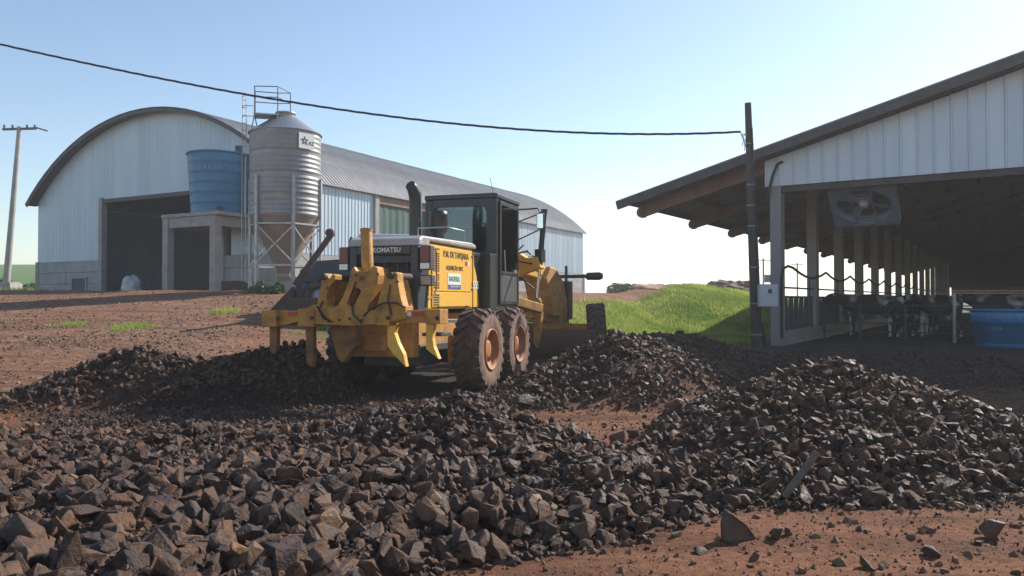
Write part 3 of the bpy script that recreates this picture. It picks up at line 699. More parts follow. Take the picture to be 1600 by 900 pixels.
# arched roof sheets, each about one metre along the shed
A1 = math.asin((SW / 2 + .25) / ARC_R); NA = 26
def roof_sheet(wid):
    b = MB(); prof = []
    for k in range(4):
        y0 = wid * k / 4; prof += [(y0, 0), (y0 + .05, .035), (y0 + .09, .035), (y0 + .14, 0)]
    prof.append((wid, 0)); n = len(prof); Vv = []
    for i in range(NA + 1):
        a = -A1 + 2 * A1 * i / NA
        for yy, dz in prof: Vv.append((-SW / 2 + math.sin(a) * (ARC_R + dz), yy, ARC_C + math.cos(a) * (ARC_R + dz)))
    m0 = len(Vv)
    for i in range(NA + 1):
        a = -A1 + 2 * A1 * i / NA
        for yy in (0, wid): Vv.append((-SW / 2 + math.sin(a) * (ARC_R - .03), yy, ARC_C + math.cos(a) * (ARC_R - .03)))
    Fc = [(i * n + k, i * n + k + 1, (i + 1) * n + k + 1, (i + 1) * n + k) for i in range(NA) for k in range(n - 1)]
    Fc += [(m0 + 2 * i, m0 + 2 * i + 2, m0 + 2 * i + 3, m0 + 2 * i + 1) for i in range(NA)]
    b.add(Vv, Fc); return b.mesh('roof_sheet', M_['roofsheet'])
nsh = 34; wsh = (SLn + 1.1) / nsh; me = roof_sheet(wsh - .006)
for k in range(nsh): inst('roof_sheet', me, shed, (0, -.62 + k * wsh, random.uniform(-.006, .006)))
fa = MB()
for i in range(NA):
    a0 = -A1 + 2 * A1 * i / NA; a1 = -A1 + 2 * A1 * (i + 1) / NA
    P = lambda a, r, y: (-SW / 2 + math.sin(a) * r, y, ARC_C + math.cos(a) * r)
    r0, r1 = ARC_R - .032, ARC_R - .20
    fa.add([P(a0, r0, -.59), P(a1, r0, -.59), P(a1, r1, -.59), P(a0, r1, -.59), P(a0, r0, -.53), P(a1, r0, -.53), P(a1, r1, -.53), P(a0, r1, -.53)],
           [(0, 1, 2, 3), (7, 6, 5, 4), (3, 2, 6, 7)])
    r0, r1 = ARC_R - .032, ARC_R - .07
    fa.add([P(a0, r1, -.53), P(a1, r1, -.53), P(a1, r1, 0), P(a0, r1, 0)], [(0, 1, 2, 3)])
fa.build('roof_fascia', M_['fascia'], shed)
# a heap of white sacks in the doorway
def blob(name, loc, s, m, seed, label, cat):
    bm = bmesh.new(); bmesh.ops.create_icosphere(bm, subdivisions=4, radius=1)
    for v in bm.verts:
        n = v.co.normalized(); k = 1 + .28 * mnoise.noise(n * 1.6 + Vector((seed, 0, 0))) + .16 * abs(mnoise.noise(n * 4 + Vector((0, seed, 0))))
        v.co = Vector((n.x * s[0] * k, n.y * s[1] * k, max(n.z, -.35) * s[2] * k))
    me = bpy.data.meshes.new(name); bm.to_mesh(me); bm.free(); me.polygons.foreach_set('use_smooth', [True] * len(me.polygons)); me.materials.append(m)
    o = inst(name, me, None, loc); tag(o, label, cat); return o
p = at(205, 455, 37.6); blob('bulk_bag', (p.x, p.y, gz1(p.x, p.y) + .18), (.50, .42, .58), M_['bag'], 3, 'slumped white bulk bag in the open front of the shed', 'bag')
p = at(385, 455, 33.0)
blob('earth_pile', (-12.6, 34.6, gz1(-12.6, 34.6) + .12), (.9, .6, .35), M_['blade'], 8, 'low dark pile of earth behind the silo legs', 'pile')
p = at(0, 460, 47)
b = MB(); b.b2((-1.9, -.6, 0), (1.0, .6, .75)); b.b2((-1.8, -.5, .76), (.9, .5, .82)); o = b.build('low_wall', M_['concrete'], None, .02); zz = gz1(p.x, p.y)
o.location = (p.x, p.y, zz - .1); tag(o, 'low grey block wall at the foot of the concrete power pole', 'wall')

# ------------------------------------------------------------ water tower: platform and tank
px_, py_ = -12.8, 33.0; PZ = gz1(px_, py_) - .1
plat = thing('tank_platform', 'concrete platform on square pillars carrying the blue water tank', 'platform', (px_, py_, PZ), -STH)
TOPZ = 5.33 - PZ
MB().b2((-3.55, .02, TOPZ - .16), (.22, 3.2, TOPZ)).build('slab', M_['concrete'], plat, .02)
bm_ = MB(); bm_.b2((-3.1, .1, TOPZ - .62), (-.2, .34, TOPZ - .165)); bm_.build('beam', M_['concrete'], plat, .015)
MB().b2((-.34, .38, TOPZ - .62), (-.08, 3.0, TOPZ - .165)).build('beam', M_['concrete'], plat, .015)
MB().b2((-3.37, .38, TOPZ - .62), (-3.13, 3.0, TOPZ - .165)).build('beam', M_['concrete'], plat, .015)
for (x, y) in ((-.19, .22), (-3.3, .22), (-.19, 2.95), (-3.3, 2.95)):
    MB().b2((x - .18, y - .18, -.3), (x + .18, y + .18, TOPZ - .17)).build('pillar', M_['concrete'], plat, .02)
cxy = Vector((px_, py_, 0)) + Matrix.Rotation(-STH, 3, 'Z') @ Vector((-1.6, 1.62, 0))
tank = thing('water_tank', 'tall blue ribbed water tank standing on the concrete platform', 'water tank', (cxy.x, cxy.y, 5.335))
prof = [(0.01, 0)]; TH = 2.72
def trad(z): return 1.21 + .19 * z / TH
nb = 6
for k in range(nb):
    z0 = TH * k / nb; z1 = TH * (k + 1) / nb
    prof += [(trad(z0), z0 + .02), (trad(z0) + .012, z0 + .08), (trad(z1) - .005, z1 - .07), (trad(z1) - .045, z1 - .03)]
prof += [(trad(TH), TH), (trad(TH) + .05, TH + .01), (trad(TH) + .05, TH + .07), (trad(TH) - .02, TH + .09)]
MB().lathe(prof, 48).build('tank_body', M_['bluetank'], tank)
MB().lathe([(trad(TH) - .02, TH + .06), (.9, TH + .16), (.5, TH + .2), (.01, TH + .21)], 48).build('tank_lid', M_['boxgrey'], tank)
vz = math.atan2(-cxy.x, cxy.y)
lt = 'BAKOF TEC'
for i, ch in enumerate(lt):
    if ch == ' ': continue
    a = -PI / 2 + math.atan2(-cxy.x, cxy.y) + (i - 4) * .165 + .02; z = 2.0; rr = trad(z) + .02
    M = Matrix.Translation((rr * math.cos(a), rr * math.sin(a), z)) @ Matrix.Rotation(a + PI / 2, 4, 'Z') @ Matrix.Rotation(R(90), 4, 'X')
    text_mesh('letter', ch, .24, M_['fadedwhite'], tank, M, .004)
a = -.25
bx = MB(); bx.box((1.0 * math.cos(a), 1.0 * math.sin(a), TH + .28), (.32, .12, .36)); bx.build('float_box', M_['steel_dark'], tank)
pp = MB(); a = -.42; rr = 1.5
pp.tube([(1.2 * math.cos(a), 1.2 * math.sin(a), TH - .15), (rr * math.cos(a), rr * math.sin(a), TH - .15), (rr * math.cos(a), rr * math.sin(a), .05)], .05, 8)
pp.build('down_pipe', M_['galv'], tank)
vl = MB(); vl.tube([(trad(.2) * math.cos(-1.2) * .98, trad(.2) * math.sin(-1.2) * .98, .14), (1.45 * math.cos(-1.2), 1.45 * math.sin(-1.2), .14)], .07, 8); vl.box((1.4 * math.cos(-1.2), 1.4 * math.sin(-1.2), .2), (.2, .2, .14)); vl.build('outlet_valve', M_['steel_dark'], tank)

# ------------------------------------------------------------ feed silo
sx, sy = -9.02, 30.5; sz = gz1(sx, sy) - .05
silo = thing('feed_silo', 'corrugated steel feed silo with a conical roof on six legs', 'silo', (sx, sy, sz))
zc0, zc1, ztop, RS = 4.72 - sz, 8.06 - sz, 8.86 - sz, 1.36
nr = 4
for k in range(nr):
    a = zc0 + (zc1 - zc0) * k / nr; b_ = zc0 + (zc1 - zc0) * (k + 1) / nr; n = 9; prof = []
    for i in range(n + 1): prof.append((RS + (.018 if i % 2 else 0) - (.008 if i in (0, n) else 0), a + (b_ - a) * i / n))
    MB().lathe(prof, 64, smooth=False).build('wall_ring', M_['silo'], silo)
MB().lathe([(RS + .06, zc1 - .03), (RS + .07, zc1), (.36, ztop - .06), (.34, ztop - .03)], 40, smooth=False).build('cone_roof', M_['silocone'], silo)
MB().lathe([(.36, ztop - .08), (.36, ztop + .02), (.4, ztop + .02), (.4, ztop + .07), (.01, ztop + .1)], 24).build('roof_cap', M_['silocone'], silo)
MB().lathe([(RS - .02, zc0), (RS - .03, zc0 - .03), (.27, 2.55 - sz), (.25, 2.4 - sz)], 40).build('hopper', M_['hopper'], silo)
ot = MB(); ot.lathe([(.27, 2.5 - sz), (.27, 2.35 - sz), (.2, 2.3 - sz)], 16); ot.tube([(0, 0, 2.42 - sz), (.9, .4, 2.25 - sz)], .11, 10); ot.build('auger_boot', M_['galv'], silo)
cdir = Vector((-sx, -sy, 0)).normalized(); rgt = Vector((-cdir.y, cdir.x, 0))
LEG = []
for k in range(6):
    ph = R(12 + 60 * k); q = (cdir * math.cos(ph) + rgt * math.sin(ph)); LEG.append(q * (RS + .08)); up = 6.26 - sz
    b = MB(); M3 = Matrix((q.cross(Vector((0, 0, 1))), q, Vector((0, 0, 1)))).transposed()
    b.box(q * (RS + .09) + Vector((0, 0, up / 2 - .15)), (.13, .02, up + .3), M3)
    b.box(q * (RS + .05) + q.cross(Vector((0, 0, 1))) * .06 + Vector((0, 0, up / 2 - .15)), (.015, .09, up + .3), M3)
    b.box(q * (RS + .05) - q.cross(Vector((0, 0, 1))) * .06 + Vector((0, 0, up / 2 - .15)), (.015, .09, up + .3), M3)
    b.build('leg', M_['galv'], silo)
z1, z2 = 4.42 - sz, 2.82 - sz
for k in range(6):
    p0, p1 = LEG[k] * .985, LEG[(k + 1) % 6] * .985; Z = Vector((0, 0, 1))
    MB().bar(p0 + Z * z1, p1 + Z * z1, .05, .06).build('ring_brace', M_['galv'], silo)
    MB().bar(p0 + Z * z2, p1 + Z * z2, .05, .07).build('ring_brace', M_['galv'], silo)
    if k in (0, 2, 3, 5):
        o1 = p0 * .025; MB().bar(p0 + Z * (z2 + .1), p1 + Z * (z1 - .08), .04, .045).build('cross_brace', M_['galv'], silo)
        MB().bar(p0 * .965 + Z * (z1 - .08), p1 * .965 + Z * (z2 + .1), .04, .045).build('cross_brace', M_['galv'], silo)
def sl_(x, y, z): return cdir * y + rgt * x + Vector((0, 0, z - sz))
b = MB(); b.box(sl_(-.72, .15, 8.72), (.95, .85, .05), Matrix((rgt, cdir, Vector((0, 0, 1)))).transposed()); b.build('walk_platform', M_['galv'], silo)
b = MB()
for x, y in ((-1.16, .55), (-.3, .55), (-1.16, -.25), (-.3, -.25), (.18, -.1), (-.3, .3)): b.tube([sl_(x, y, 8.65 if x < 0 else 8.7), sl_(x, y, 9.78)], .022, 5)
for z in (9.77, 9.35): b.tube([sl_(-1.16, .55, z), sl_(-.3, .55, z + .05), sl_(.18, -.1, z), sl_(-.3, -.25, z), sl_(-1.16, -.25, z), sl_(-1.16, .55, z)], .02, 5)
b.build('railing', M_['steel_dark'], silo)
b = MB()
for x in (-1.16, -.3): b.tube([sl_(x - .12, .55, 8.0), sl_(x, .55, 8.7)], .025, 5); b.tube([sl_(x + .12, .5, 8.1), sl_(x, -.2, 8.7)], .025, 5)
b.build('platform_strut', M_['galv'], silo)
b = MB()
for x in (-1.62, -1.48):
    b.tube([sl_(x, .15, 2.2), sl_(x, .15, 9.6)], .018, 5)
for i in range(24): b.tube([sl_(-1.62, .15, 2.4 + i * .3), sl_(-1.48, .15, 2.4 + i * .3)], .012, 4)
for z in (8.6, 9.0, 9.4): b.tube([sl_(-1.62, .15, z), sl_(-1.55, .5, z), sl_(-1.2, .55, z)], .014, 4)
b.build('ladder', M_['galv'], silo)
ph = R(34); q = cdir * math.cos(ph) + rgt * math.sin(ph); sM = Matrix((Vector((0, 0, 1)).cross(q), -q, Vector((0, 0, 1)))).transposed()
sMM = Matrix.Translation(q * (RS + .05) + Vector((0, 0, 7.62 - sz))) @ Matrix((-q.cross(Vector((0, 0, 1))), -q, Vector((0, 0, 1)))).transposed().to_4x4()
sg = MB(sMM); sg.box((0, 0, 0), (.72, .02, .6)); sg = sg.build('sign_plate', M_['white'], silo)
st = [((.19 if i % 2 == 0 else .08) * math.sin(i * PI / 5) - .1, (.19 if i % 2 == 0 else .08) * math.cos(i * PI / 5)) for i in range(10)]
si = [(x * .45 - .055, z * .45) for x, z in st]
MB(sMM @ Matrix.Translation((0, -.015, 0))).prism(st, .008, hole=si).build('star', M_['black'], sg)
text_mesh('letter', 'AZ', .2, M_['black'], sg, sMM @ Matrix.Translation((.2, -.014, -.07)) @ Matrix.Rotation(R(90), 4, 'X'), .004)

# ------------------------------------------------------------ power poles and cable
def pole_at(px, py, Y, zb): p = at(px, py, Y); return Vector((p.x, p.y, zb))
gp = at(8, 438, 50); zb = gz1(gp.x, gp.y) - .3; tp_ = at(28, 197, 50)
pl = thing('power_pole', 'pale leaning concrete power pole with a crossarm at the left edge', 'power pole', (gp.x, gp.y, zb))
top = Vector((tp_.x - gp.x, 0, tp_.z - zb))
MB().tube([(0, 0, 0), top], [.22, .13], 12).build('pole_shaft', M_['concrete'], pl)
ca_ = MB().bar(top + Vector((-1.1, 0, -.18)), top + Vector((1.1, 0, -.12)), .12, .14).build('crossarm', M_['steel_dark'], pl)
for dx in (-1.0, -.45, .5, 1.0):
    MB().lathe([(.05, 0), (.09, .06), (.05, .1), (.08, .16), (.02, .22)], 8, Matrix.Translation(top + Vector((dx, 0, -.08)))).build('insulator', M_['steel_dark'], pl)
MB().tube([top + Vector((1.05, 0, -.05)), top + Vector((1.6, .4, -.2))], .05, 6).build('fuse_switch', M_['steel_dark'], pl)
dp = at(1183, 535, 19.0); zb = gz1(dp.x, dp.y) - .3; dt = at(1170, 160, 19.0)
pd = thing('service_pole', 'dark wooden service pole standing before the barn corner', 'pole', (dp.x, dp.y, zb)); dtop = Vector((dt.x - dp.x, 0, dt.z - zb))
MB().tube([(0, 0, 0), dtop * .5, dtop], [.14, .12, .08], 12).build('pole_shaft', M_['pole'], pd)
cd = MB(); o_ = Vector((.055, -.12, 0))
cd.tube([dtop * .12 + o_, dtop * .4 + Vector((.05, -.115, 0)), dtop * .72 + Vector((.045, -.1, 0)), dtop * .9 + Vector((.04, -.085, 0))], .03, 7); cd.build('cable_conduit', M_['hose'], pd)
for f_ in (.1, .22, .36, .52, .60, .68, .84):
    r_ = .142 - .055 * f_; c_ = dtop * f_
    MB().lathe([(r_ + .012, -.018), (r_ + .02, 0), (r_ + .012, .018), (r_ - .01, 0)], 14, Matrix.Translation(c_), closed=True).build('pole_strap', M_['galv'], pd)
bk = MB(); h_ = dtop * .872; bk.tube([h_, h_ + Vector((-.16, -.05, .03))], .02, 6); bk.tube([h_ + Vector((-.03, -.05, -.35)), h_ + Vector((-.13, -.06, -.38)), h_ + Vector((-.12, -.05, -.08))], .012, 5)
bk.build('cable_hook', M_['boxgrey'], pd)
MB().tube([(.12, .1, .9), (.35, .35, .25)], .06, 8).build('pole_prop', M_['pole'], pd)
mb_ = thing('meter_box', 'grey electricity meter box on the dark service pole', 'meter box', (dp.x + .19, dp.y - .22, 1.60))
MB().box((0, 0, 0), (.46, .18, .55)).build('box_body', M_['boxgrey'], mb_, .012)
MB().box((0, -.096, 0), (.41, .012, .50)).build('box_door', M_['boxgrey'], mb_, .004)
MB().box((.02, -.106, .1), (.09, .01, .1)).build('meter_window', M_['steel_dark'], mb_)
# twisted cable
P = [(-24.0, 21.2, 10.95)] + [tuple(at(a_, b_, c_)) for a_, b_, c_ in ((0, 68, 20.6), (150, 101, 20.3), (300, 132, 20.1), (420, 152, 19.9), (600, 180, 19.7), (800, 200, 19.4), (1000, 209, 19.2), (1158, 205, 19.0))]
P = np.array(P); t = np.linspace(0, 1, len(P)); cf = [np.polyfit(P[:, 0], P[:, k], 4) for k in (1, 2)]
cb = MB()
for s_ in range(3):
    pts = []
    for x in np.linspace(-24, P[-1, 0], 400):
        an = x * 4.5 + s_ * 2 * PI / 3; pts.append((x, np.polyval(cf[0], x) + .013 * math.cos(an), np.polyval(cf[1], x) + .015 * math.sin(an)))
    cb.tube(pts, .016, 5)
o = cb.build('overhead_cable', M_['hose']); tag(o, 'black twisted overhead cable sagging across the sky to the dark pole', 'cable')
tl = MB()
e = np.array([P[-1, 0], 18.98, P[-1, 2]]); tl.tube([e, e + (.03, 0, -.12), e + (.1, -.02, -.3), e + (.13, -.02, -.42), e + (.08, -.02, -.3)], .013, 5); tl.tube([e, e + (.08, .01, -.15), e + (.04, 0, -.36)], .011, 5)
o = tl.build('cable_tail', M_['boxgrey']); tag(o, 'loose pale cable ends dangling at the head of the dark pole', 'cable end')
for i, (px, Y, h_) in enumerate(((1193, 130, 6.6), (1246, 150, 6.8))):
    p = at(px, 468, Y); z = gz1(p.x, p.y); f_ = thing('distant_pole', ['far tee shaped power pole seen between service pole and barn column', 'far tee shaped power pole seen behind the first barn bay'][i], 'power pole', (p.x, p.y, z))
    MB().tube([(0, 0, 0), (0, 0, h_)], .16, 6).build('pole_shaft', M_['steel_dark'], f_); MB().bar((-1.2, 0, h_ - .3), (1.2, 0, h_ - .3), .15, .15).build('crossarm', M_['steel_dark'], f_)

# ------------------------------------------------------------ cattle barn
barn = thing('cattle_barn', 'open sided cattle barn with wide brown eaves and white ribbed gable', 'barn', (BP[0], BP[1], BZ), -BTH)
RC = 11.0; NBAY = 15; BAY = 4.26; LEN = NBAY * BAY + .4
def rz_(c): return 5.09 + .267 * (c if c <= RC else 2 * RC - c)
def barn_sheet(side):
    b = MB(); prof = []
    for k in range(4):
        y0 = k / 4; prof += [(y0, 0), (y0 + .04, .035), (y0 + .08, .035), (y0 + .12, 0)]
    prof.append((.995, 0)); n = len(prof); cs = (-4.16, RC) if side == 0 else (RC, 26.16)
    cs = np.linspace(cs[0], cs[1], 3)
    Vv = [(c, y, rz_(c) + d) for c in cs for y, d in prof] + [(c, y, rz_(c) - .012 + d) for c in cs for y, d in prof]; m = n * 3
    Fc = [(i * n + k, i * n + k + 1, (i + 1) * n + k + 1, (i + 1) * n + k) for i in range(2) for k in range(n - 1)]
    Fc += [tuple(m + q for q in reversed(f_)) for f_ in Fc]
    Fc += [(k, m + k, m + k + 1, k + 1) for k in range(n - 1)] + [(2 * n + k, 2 * n + k + 1, m + 2 * n + k + 1, m + 2 * n + k) for k in range(n - 1)]
    b.add(Vv, Fc); return b.mesh('roof_sheet', M_['barnroof'])
for s_ in (0, 1):
    me = barn_sheet(s_)
    for k in range(int(LEN) + 2): inst('roof_sheet', me, barn, (0, -.55 + k, random.uniform(-.004, .004)))
for c0, c1 in ((-4.13, RC), (RC, 26.13)):
    MB().bar((c0, -.53, rz_(c0) - .13), (c1, -.53, rz_(c1) - .13), .05, .22).build('rake_board', M_['fascia'], barn)
for k in range(NBAY + 1):
    y = .3 + k * BAY
    for c0, c1 in ((-3.72, RC), (25.72, RC)):
        b = MB(); b.bar((c0, y, rz_(c0) - .34), (c1, y, rz_(c1) - .34), .17, .34)
        b.tube([(c0 + .02, y - .085, rz_(c0) - .37), (c0 + .02, y + .085, rz_(c0) - .37)], .16, 10)
        b.build('rafter', M_['rafter'], barn, .01)
cpl = list(np.arange(-3.9, RC, 1.15))
for c in cpl + [2 * RC - c for c in cpl]:
    MB().bar((c, -.45, rz_(c) - .085), (c, LEN, rz_(c) - .085), .07, .13).build('purlin', M_['rafter'], barn)
colm = MB().b2((-.14, -.2, -.4), (.14, .2, 4.66)).mesh('column', M_['column'])
for k in range(NBAY + 1):
    for c in (.14, 21.86):
        o = inst('column', colm, barn, (c, .18 + k * BAY, 0)); mo = o.modifiers.new('bevel', 'BEVEL'); mo.width = .012
MB().b2((.0, .02, 3.98), (22, .16, 4.155)).build('gable_beam', M_['fascia'], barn)
pwd = .352; n = int(22.2 / pwd)
for k in range(n):
    c0 = -.12 + k * pwd; c1 = c0 + pwd
    ribbed(c0, c1, lambda x: 4.14, lambda x: rz_(x) - .25, 1, .03, -.05, .012, True).build('gable_panel', M_['sheet_barn'], barn)
MB().tube([(.36, -.1, 4.75), (.22, -.12, 4.70), (.1, -.12, 4.4), (.02, -.11, 4.1), (-.06, -.06, 3.8)], .035, 8).build('cable_conduit', M_['hose'], barn)
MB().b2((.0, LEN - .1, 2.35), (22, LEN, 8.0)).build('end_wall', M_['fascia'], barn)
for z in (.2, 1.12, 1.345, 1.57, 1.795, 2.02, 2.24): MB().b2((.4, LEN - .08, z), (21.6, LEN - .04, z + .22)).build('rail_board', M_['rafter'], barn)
# feed fence with headlocks along the left columns
ff = thing('headlock_fence', 'steel feed fence with slanted headlock bars between the left barn columns', 'feed fence', (BP[0], BP[1], BZ), -BTH)
MB().b2((.08, .5, -.2), (.28, 38, .38)).build('feed_curb', M_['concrete'], ff, .02)
def slant(y):
    b = MB(); b.tube([(0, -.12, .42), (0, -.05, 1.22)], .024, 6); b.tube([(0, .06, .42), (0, .16, 1.22)], .024, 6); b.tube([(0, .28, .38), (0, .28, 1.28)], .028, 6); b.bar((0, -.02, .8), (0, .12, .8), .03, .05); b.box((0, .1, 1.24), (.06, .12, .1)); return b.mesh('headlock', M_['steel_dark'])
hm = slant(0)
for k in range(8):
    y0 = .18 + k * BAY
    for z, r_ in ((1.27, .03), (.42, .028), (1.52, .025)):
        MB().tube([(.18, y0 + .25, z), (.18, y0 + BAY - .25, z)], r_, 7).build('rail', M_['steel_dark'], ff)
    for j in range(6): inst('headlock', hm, ff, (.18, y0 + .5 + j * .62, 0))
# water hose on the columns
hs = MB(); pts = [(.3, -.06, .2), (.3, -.06, 1.75), (.34, -.06, 1.98), (.44, .0, 2.06)]
for k in range(13):
    for j in range(6): pts.append((.46, .5 + k * BAY + j * BAY / 6, 2.03 - .22 * math.sin(PI * j / 6)))
hs.tube(pts, .035, 7)
for k in range(6): hs.tube([(.42, 2.6 + k * BAY, 1.8), (.42, 2.6 + k * BAY, 1.25)], .014, 5)
o = hs.build('water_hose', M_['hose']); o.location = (BP[0], BP[1], BZ); o.rotation_euler = (0, 0, -BTH); tag(o, 'black water hose slung from column to column along the barn', 'hose')
sb = MB().box((0, 0, 0), (.16, .12, .2)).build('switch_box', M_['boxgrey'], None, .01); q = Vector((BP[0], BP[1], BZ)) + Matrix.Rotation(-BTH, 3, 'Z') @ Vector((-.09, .12, 1.75)); sb.location = q; sb.rotation_euler = (0, 0, -BTH); tag(sb, 'small grey switch box on the first barn column', 'switch box')
# pipe gate across the barn
gt = thing('pipe_fence', 'galvanised pipe fence across the barn in front of the cows', 'fence', (BP[0], BP[1], BZ), -BTH)
for z in (.25, .5, .76, 1.02): MB().tube([(.4, 4.3, z), (13.5, 4.3, z)], .02, 6).build('rail', M_['railgrey'], gt)
for c in (.5, 1.5, 2.7, 3.92, 6.0, 8.6, 11.2, 13.5): MB().tube([(c, 4.26, -.2), (c, 4.26, 1.38 if abs(c - 3.92) < .1 else 1.06)], .045 if abs(c - 3.92) < .1 else .03, 8).build('post', M_['galv'] if abs(c - 3.92) < .1 else M_['railgrey'], gt)
# fan
fan = thing('barn_fan', 'large square shrouded ventilation fan tilted down under the gable', 'fan', Vector((BP[0], BP[1], BZ)) + Matrix.Rotation(-BTH, 3, 'Z') @ Vector((2.09, 1.1, 3.72)), -BTH)
FM = Matrix.Rotation(R(56), 4, 'X') @ Matrix.Scale(.98, 4)
circ = [(.70 * math.cos(2 * PI * i / 40), .70 * math.sin(2 * PI * i / 40)) for i in range(40)]
fb = MB(FM); fb.prism([(-.79, -.79), (.79, -.79), (.79, .79), (-.79, .79)], .03, Matrix.Translation((0, -.16, 0)), hole=circ)
for s_ in (-1, 1): fb.box((s_ * .79, .02, 0), (.02, .36, 1.58)); fb.box((0, .02, s_ * .79), (1.58, .36, .02))
fb.lathe([(.70, -.15), (.70, .18), (.68, .18), (.68, -.15)], 40, Matrix.Rotation(R(90), 4, 'X'), closed=True)
fb.build('fan_shroud', M_['fanwhite'], fan)
gd = MB(FM)
for x in (-.24, .24): gd.bar((x, -.19, -.7), (x, -.19, .7), .03, .03)
for z in (-.5, -.38, .38, .5): gd.bar((-.24, -.19, z), (.24, -.19, z), .025, .025)
gd.bar((-.7, -.19, .0), (.7, -.19, .0), .012, .012)
gd.build('guard', M_['fanwhite'], fan)
MB(FM).lathe([(.01, -.16), (.1, -.15), (.13, -.05), (.13, .12), (.01, .14)], 16, Matrix.Rotation(R(-90), 4, 'X')).build('motor', M_['boxgrey'], fan)
for k in range(4):
    a = R(28 + 90 * k); B_ = MB(FM @ Matrix.Rotation(a, 4, 'Y') @ Matrix.Translation((.38, 0, 0)) @ Matrix.Rotation(R(24), 4, 'X'))
    B_.prism([(-.27, -.05), (.28, -.13), (.28, .13), (-.27, .05)], .012); B_.build('blade', M_['fanwhite'], fan)
hg = MB(); hg.tube([(-.6, 0, .35), (-.6, .1, 1.6)], .015, 5); hg.tube([(.6, 0, .35), (.6, .1, 1.75)], .015, 5); hg.build('hanger', M_['galv'], fan)
# low blue trough tank
q = Vector((BP[0], BP[1], 0)) + Matrix.Rotation(-BTH, 3, 'Z') @ Vector((5.3, 3.0, 0)); bt = thing('blue_trough', 'low round blue fibreglass water tank on the barn floor at the right edge', 'water tank', (q.x, q.y, gz1(q.x, q.y)))
prof = [(.01, 0), (.74, 0), (.76, .03)]
for k in range(3): z0 = .03 + k * .27; prof += [(.77 + k * .035, z0 + .02), (.795 + k * .035, z0 + .235), (.775 + k * .035, z0 + .262)]
prof += [(.91, .84), (.94, .85), (.94, .89), (.86, .89), (.80, .1), (.01, .08)]
MB().lathe(prof, 44).build('tank_body', M_['bluetank2'], bt)
a0 = math.atan2(-q.y, -q.x)
def round_text(s, z, rr, size, m, c=0, step=.14):
    for i, ch in enumerate(s):
        if ch == ' ': continue
        a = a0 + c + (i - (len(s) - 1) / 2) * step
        text_mesh('letter', ch, size, m, bt, Matrix.Translation((rr * math.cos(a), rr * math.sin(a), z)) @ Matrix.Rotation(a + PI / 2, 4, 'Z') @ Matrix.Rotation(R(86), 4, 'X'), .004)
round_text('BAKOF TEC', .71, .872, .13, M_['fadedwhite'], -.1, .12); round_text('1500', .44, .836, .12, M_['fadedwhite'], -.42, .09)
bt.scale = (1.12, 1.12, 1.08)
# cows
def cow_mesh(seed, head, graze):
    hx, hz = head
    bm = {'v': [], 'e': [], 'r': []}
    def v(p, r_, par=None):
        bm['v'].append(p); bm['r'].append(r_)
        if par is not None: bm['e'].append((par, len(bm['v']) - 1))
        return len(bm['v']) - 1
    pel = v((-.62, 0, 1.12), (.27, .25)); m1 = v((-.2, 0, 1.04), (.34, .33), pel); m2 = v((.2, 0, 1.03), (.33, .34), m1); ch = v((.58, 0, 1.08), (.25, .29), m2)
    nk = v((.85, 0, 1.16 + (hz - 1.2) * .5), (.15, .19), ch); po = v((hx, 0, hz), (.12, .14), nk); mz = v((hx + .2, 0, hz - .16), (.09, .095), po); v((hx + .34, 0, hz - .30), (.075, .075), mz)
    rm = v((-.88, 0, 1.14), (.14, .16), pel); tl = v((-.98, 0, 1.0), (.03, .03), rm); tm = v((-1.0, 0, .6), (.022, .022), tl); v((-.99, 0, .42), (.04, .04), tm)
    for s_ in (-1, 1):
        h = v((-.68, s_ * .17, .86), (.14, .15), pel); kn = v((-.58, s_ * .2, .66), (.09, .10), h); hk = v((-.80, s_ * .19, .46), (.055, .06), kn); pa = v((-.76, s_ * .19, .12), (.04, .042), hk); v((-.72, s_ * .19, .0), (.055, .055), pa)
        f_ = v((.52, s_ * .16, .78), (.10, .12), ch); w_ = v((.55, s_ * .17, .42), (.058, .06), f_); q_ = v((.54, s_ * .17, .12), (.038, .04), w_); v((.57, s_ * .17, .0), (.052, .052), q_)
        e_ = v((hx - .02, s_ * .15, hz + .06), (.035, .03), po); v((hx - .06, s_ * .27, hz + .03), (.045, .02), e_)
    ud = v((-.42, 0, .74), (.14, .13), m1)
    me = bpy.data.meshes.new('cow'); me.from_pydata(bm['v'], bm['e'], []); o = bpy.data.objects.new('cow', me); COL.objects.link(o)
    sk = o.modifiers.new('s', 'SKIN'); sk.use_smooth_shade = True
    for i, r_ in enumerate(bm['r']): me.skin_vertices[0].data[i].radius = r_
    me.skin_vertices[0].data[0].use_root = True
    sd_ = o.modifiers.new('d', 'SUBSURF'); sd_.levels = 2; sd_.render_levels = 2
    dg = bpy.context.evaluated_depsgraph_get(); m2_ = bpy.data.meshes.new_from_object(o.evaluated_get(dg)); bpy.data.objects.remove(o); bpy.data.meshes.remove(me)
    m2_.materials.clear(); m2_.materials.append(M_['cow']); m2_.name = 'cow'; m2_.polygons.foreach_set('use_smooth', [True] * len(m2_.polygons)); return m2_
cms = [cow_mesh(1, (1.18, 1.28), 0), cow_mesh(2, (1.25, .95), 0)]
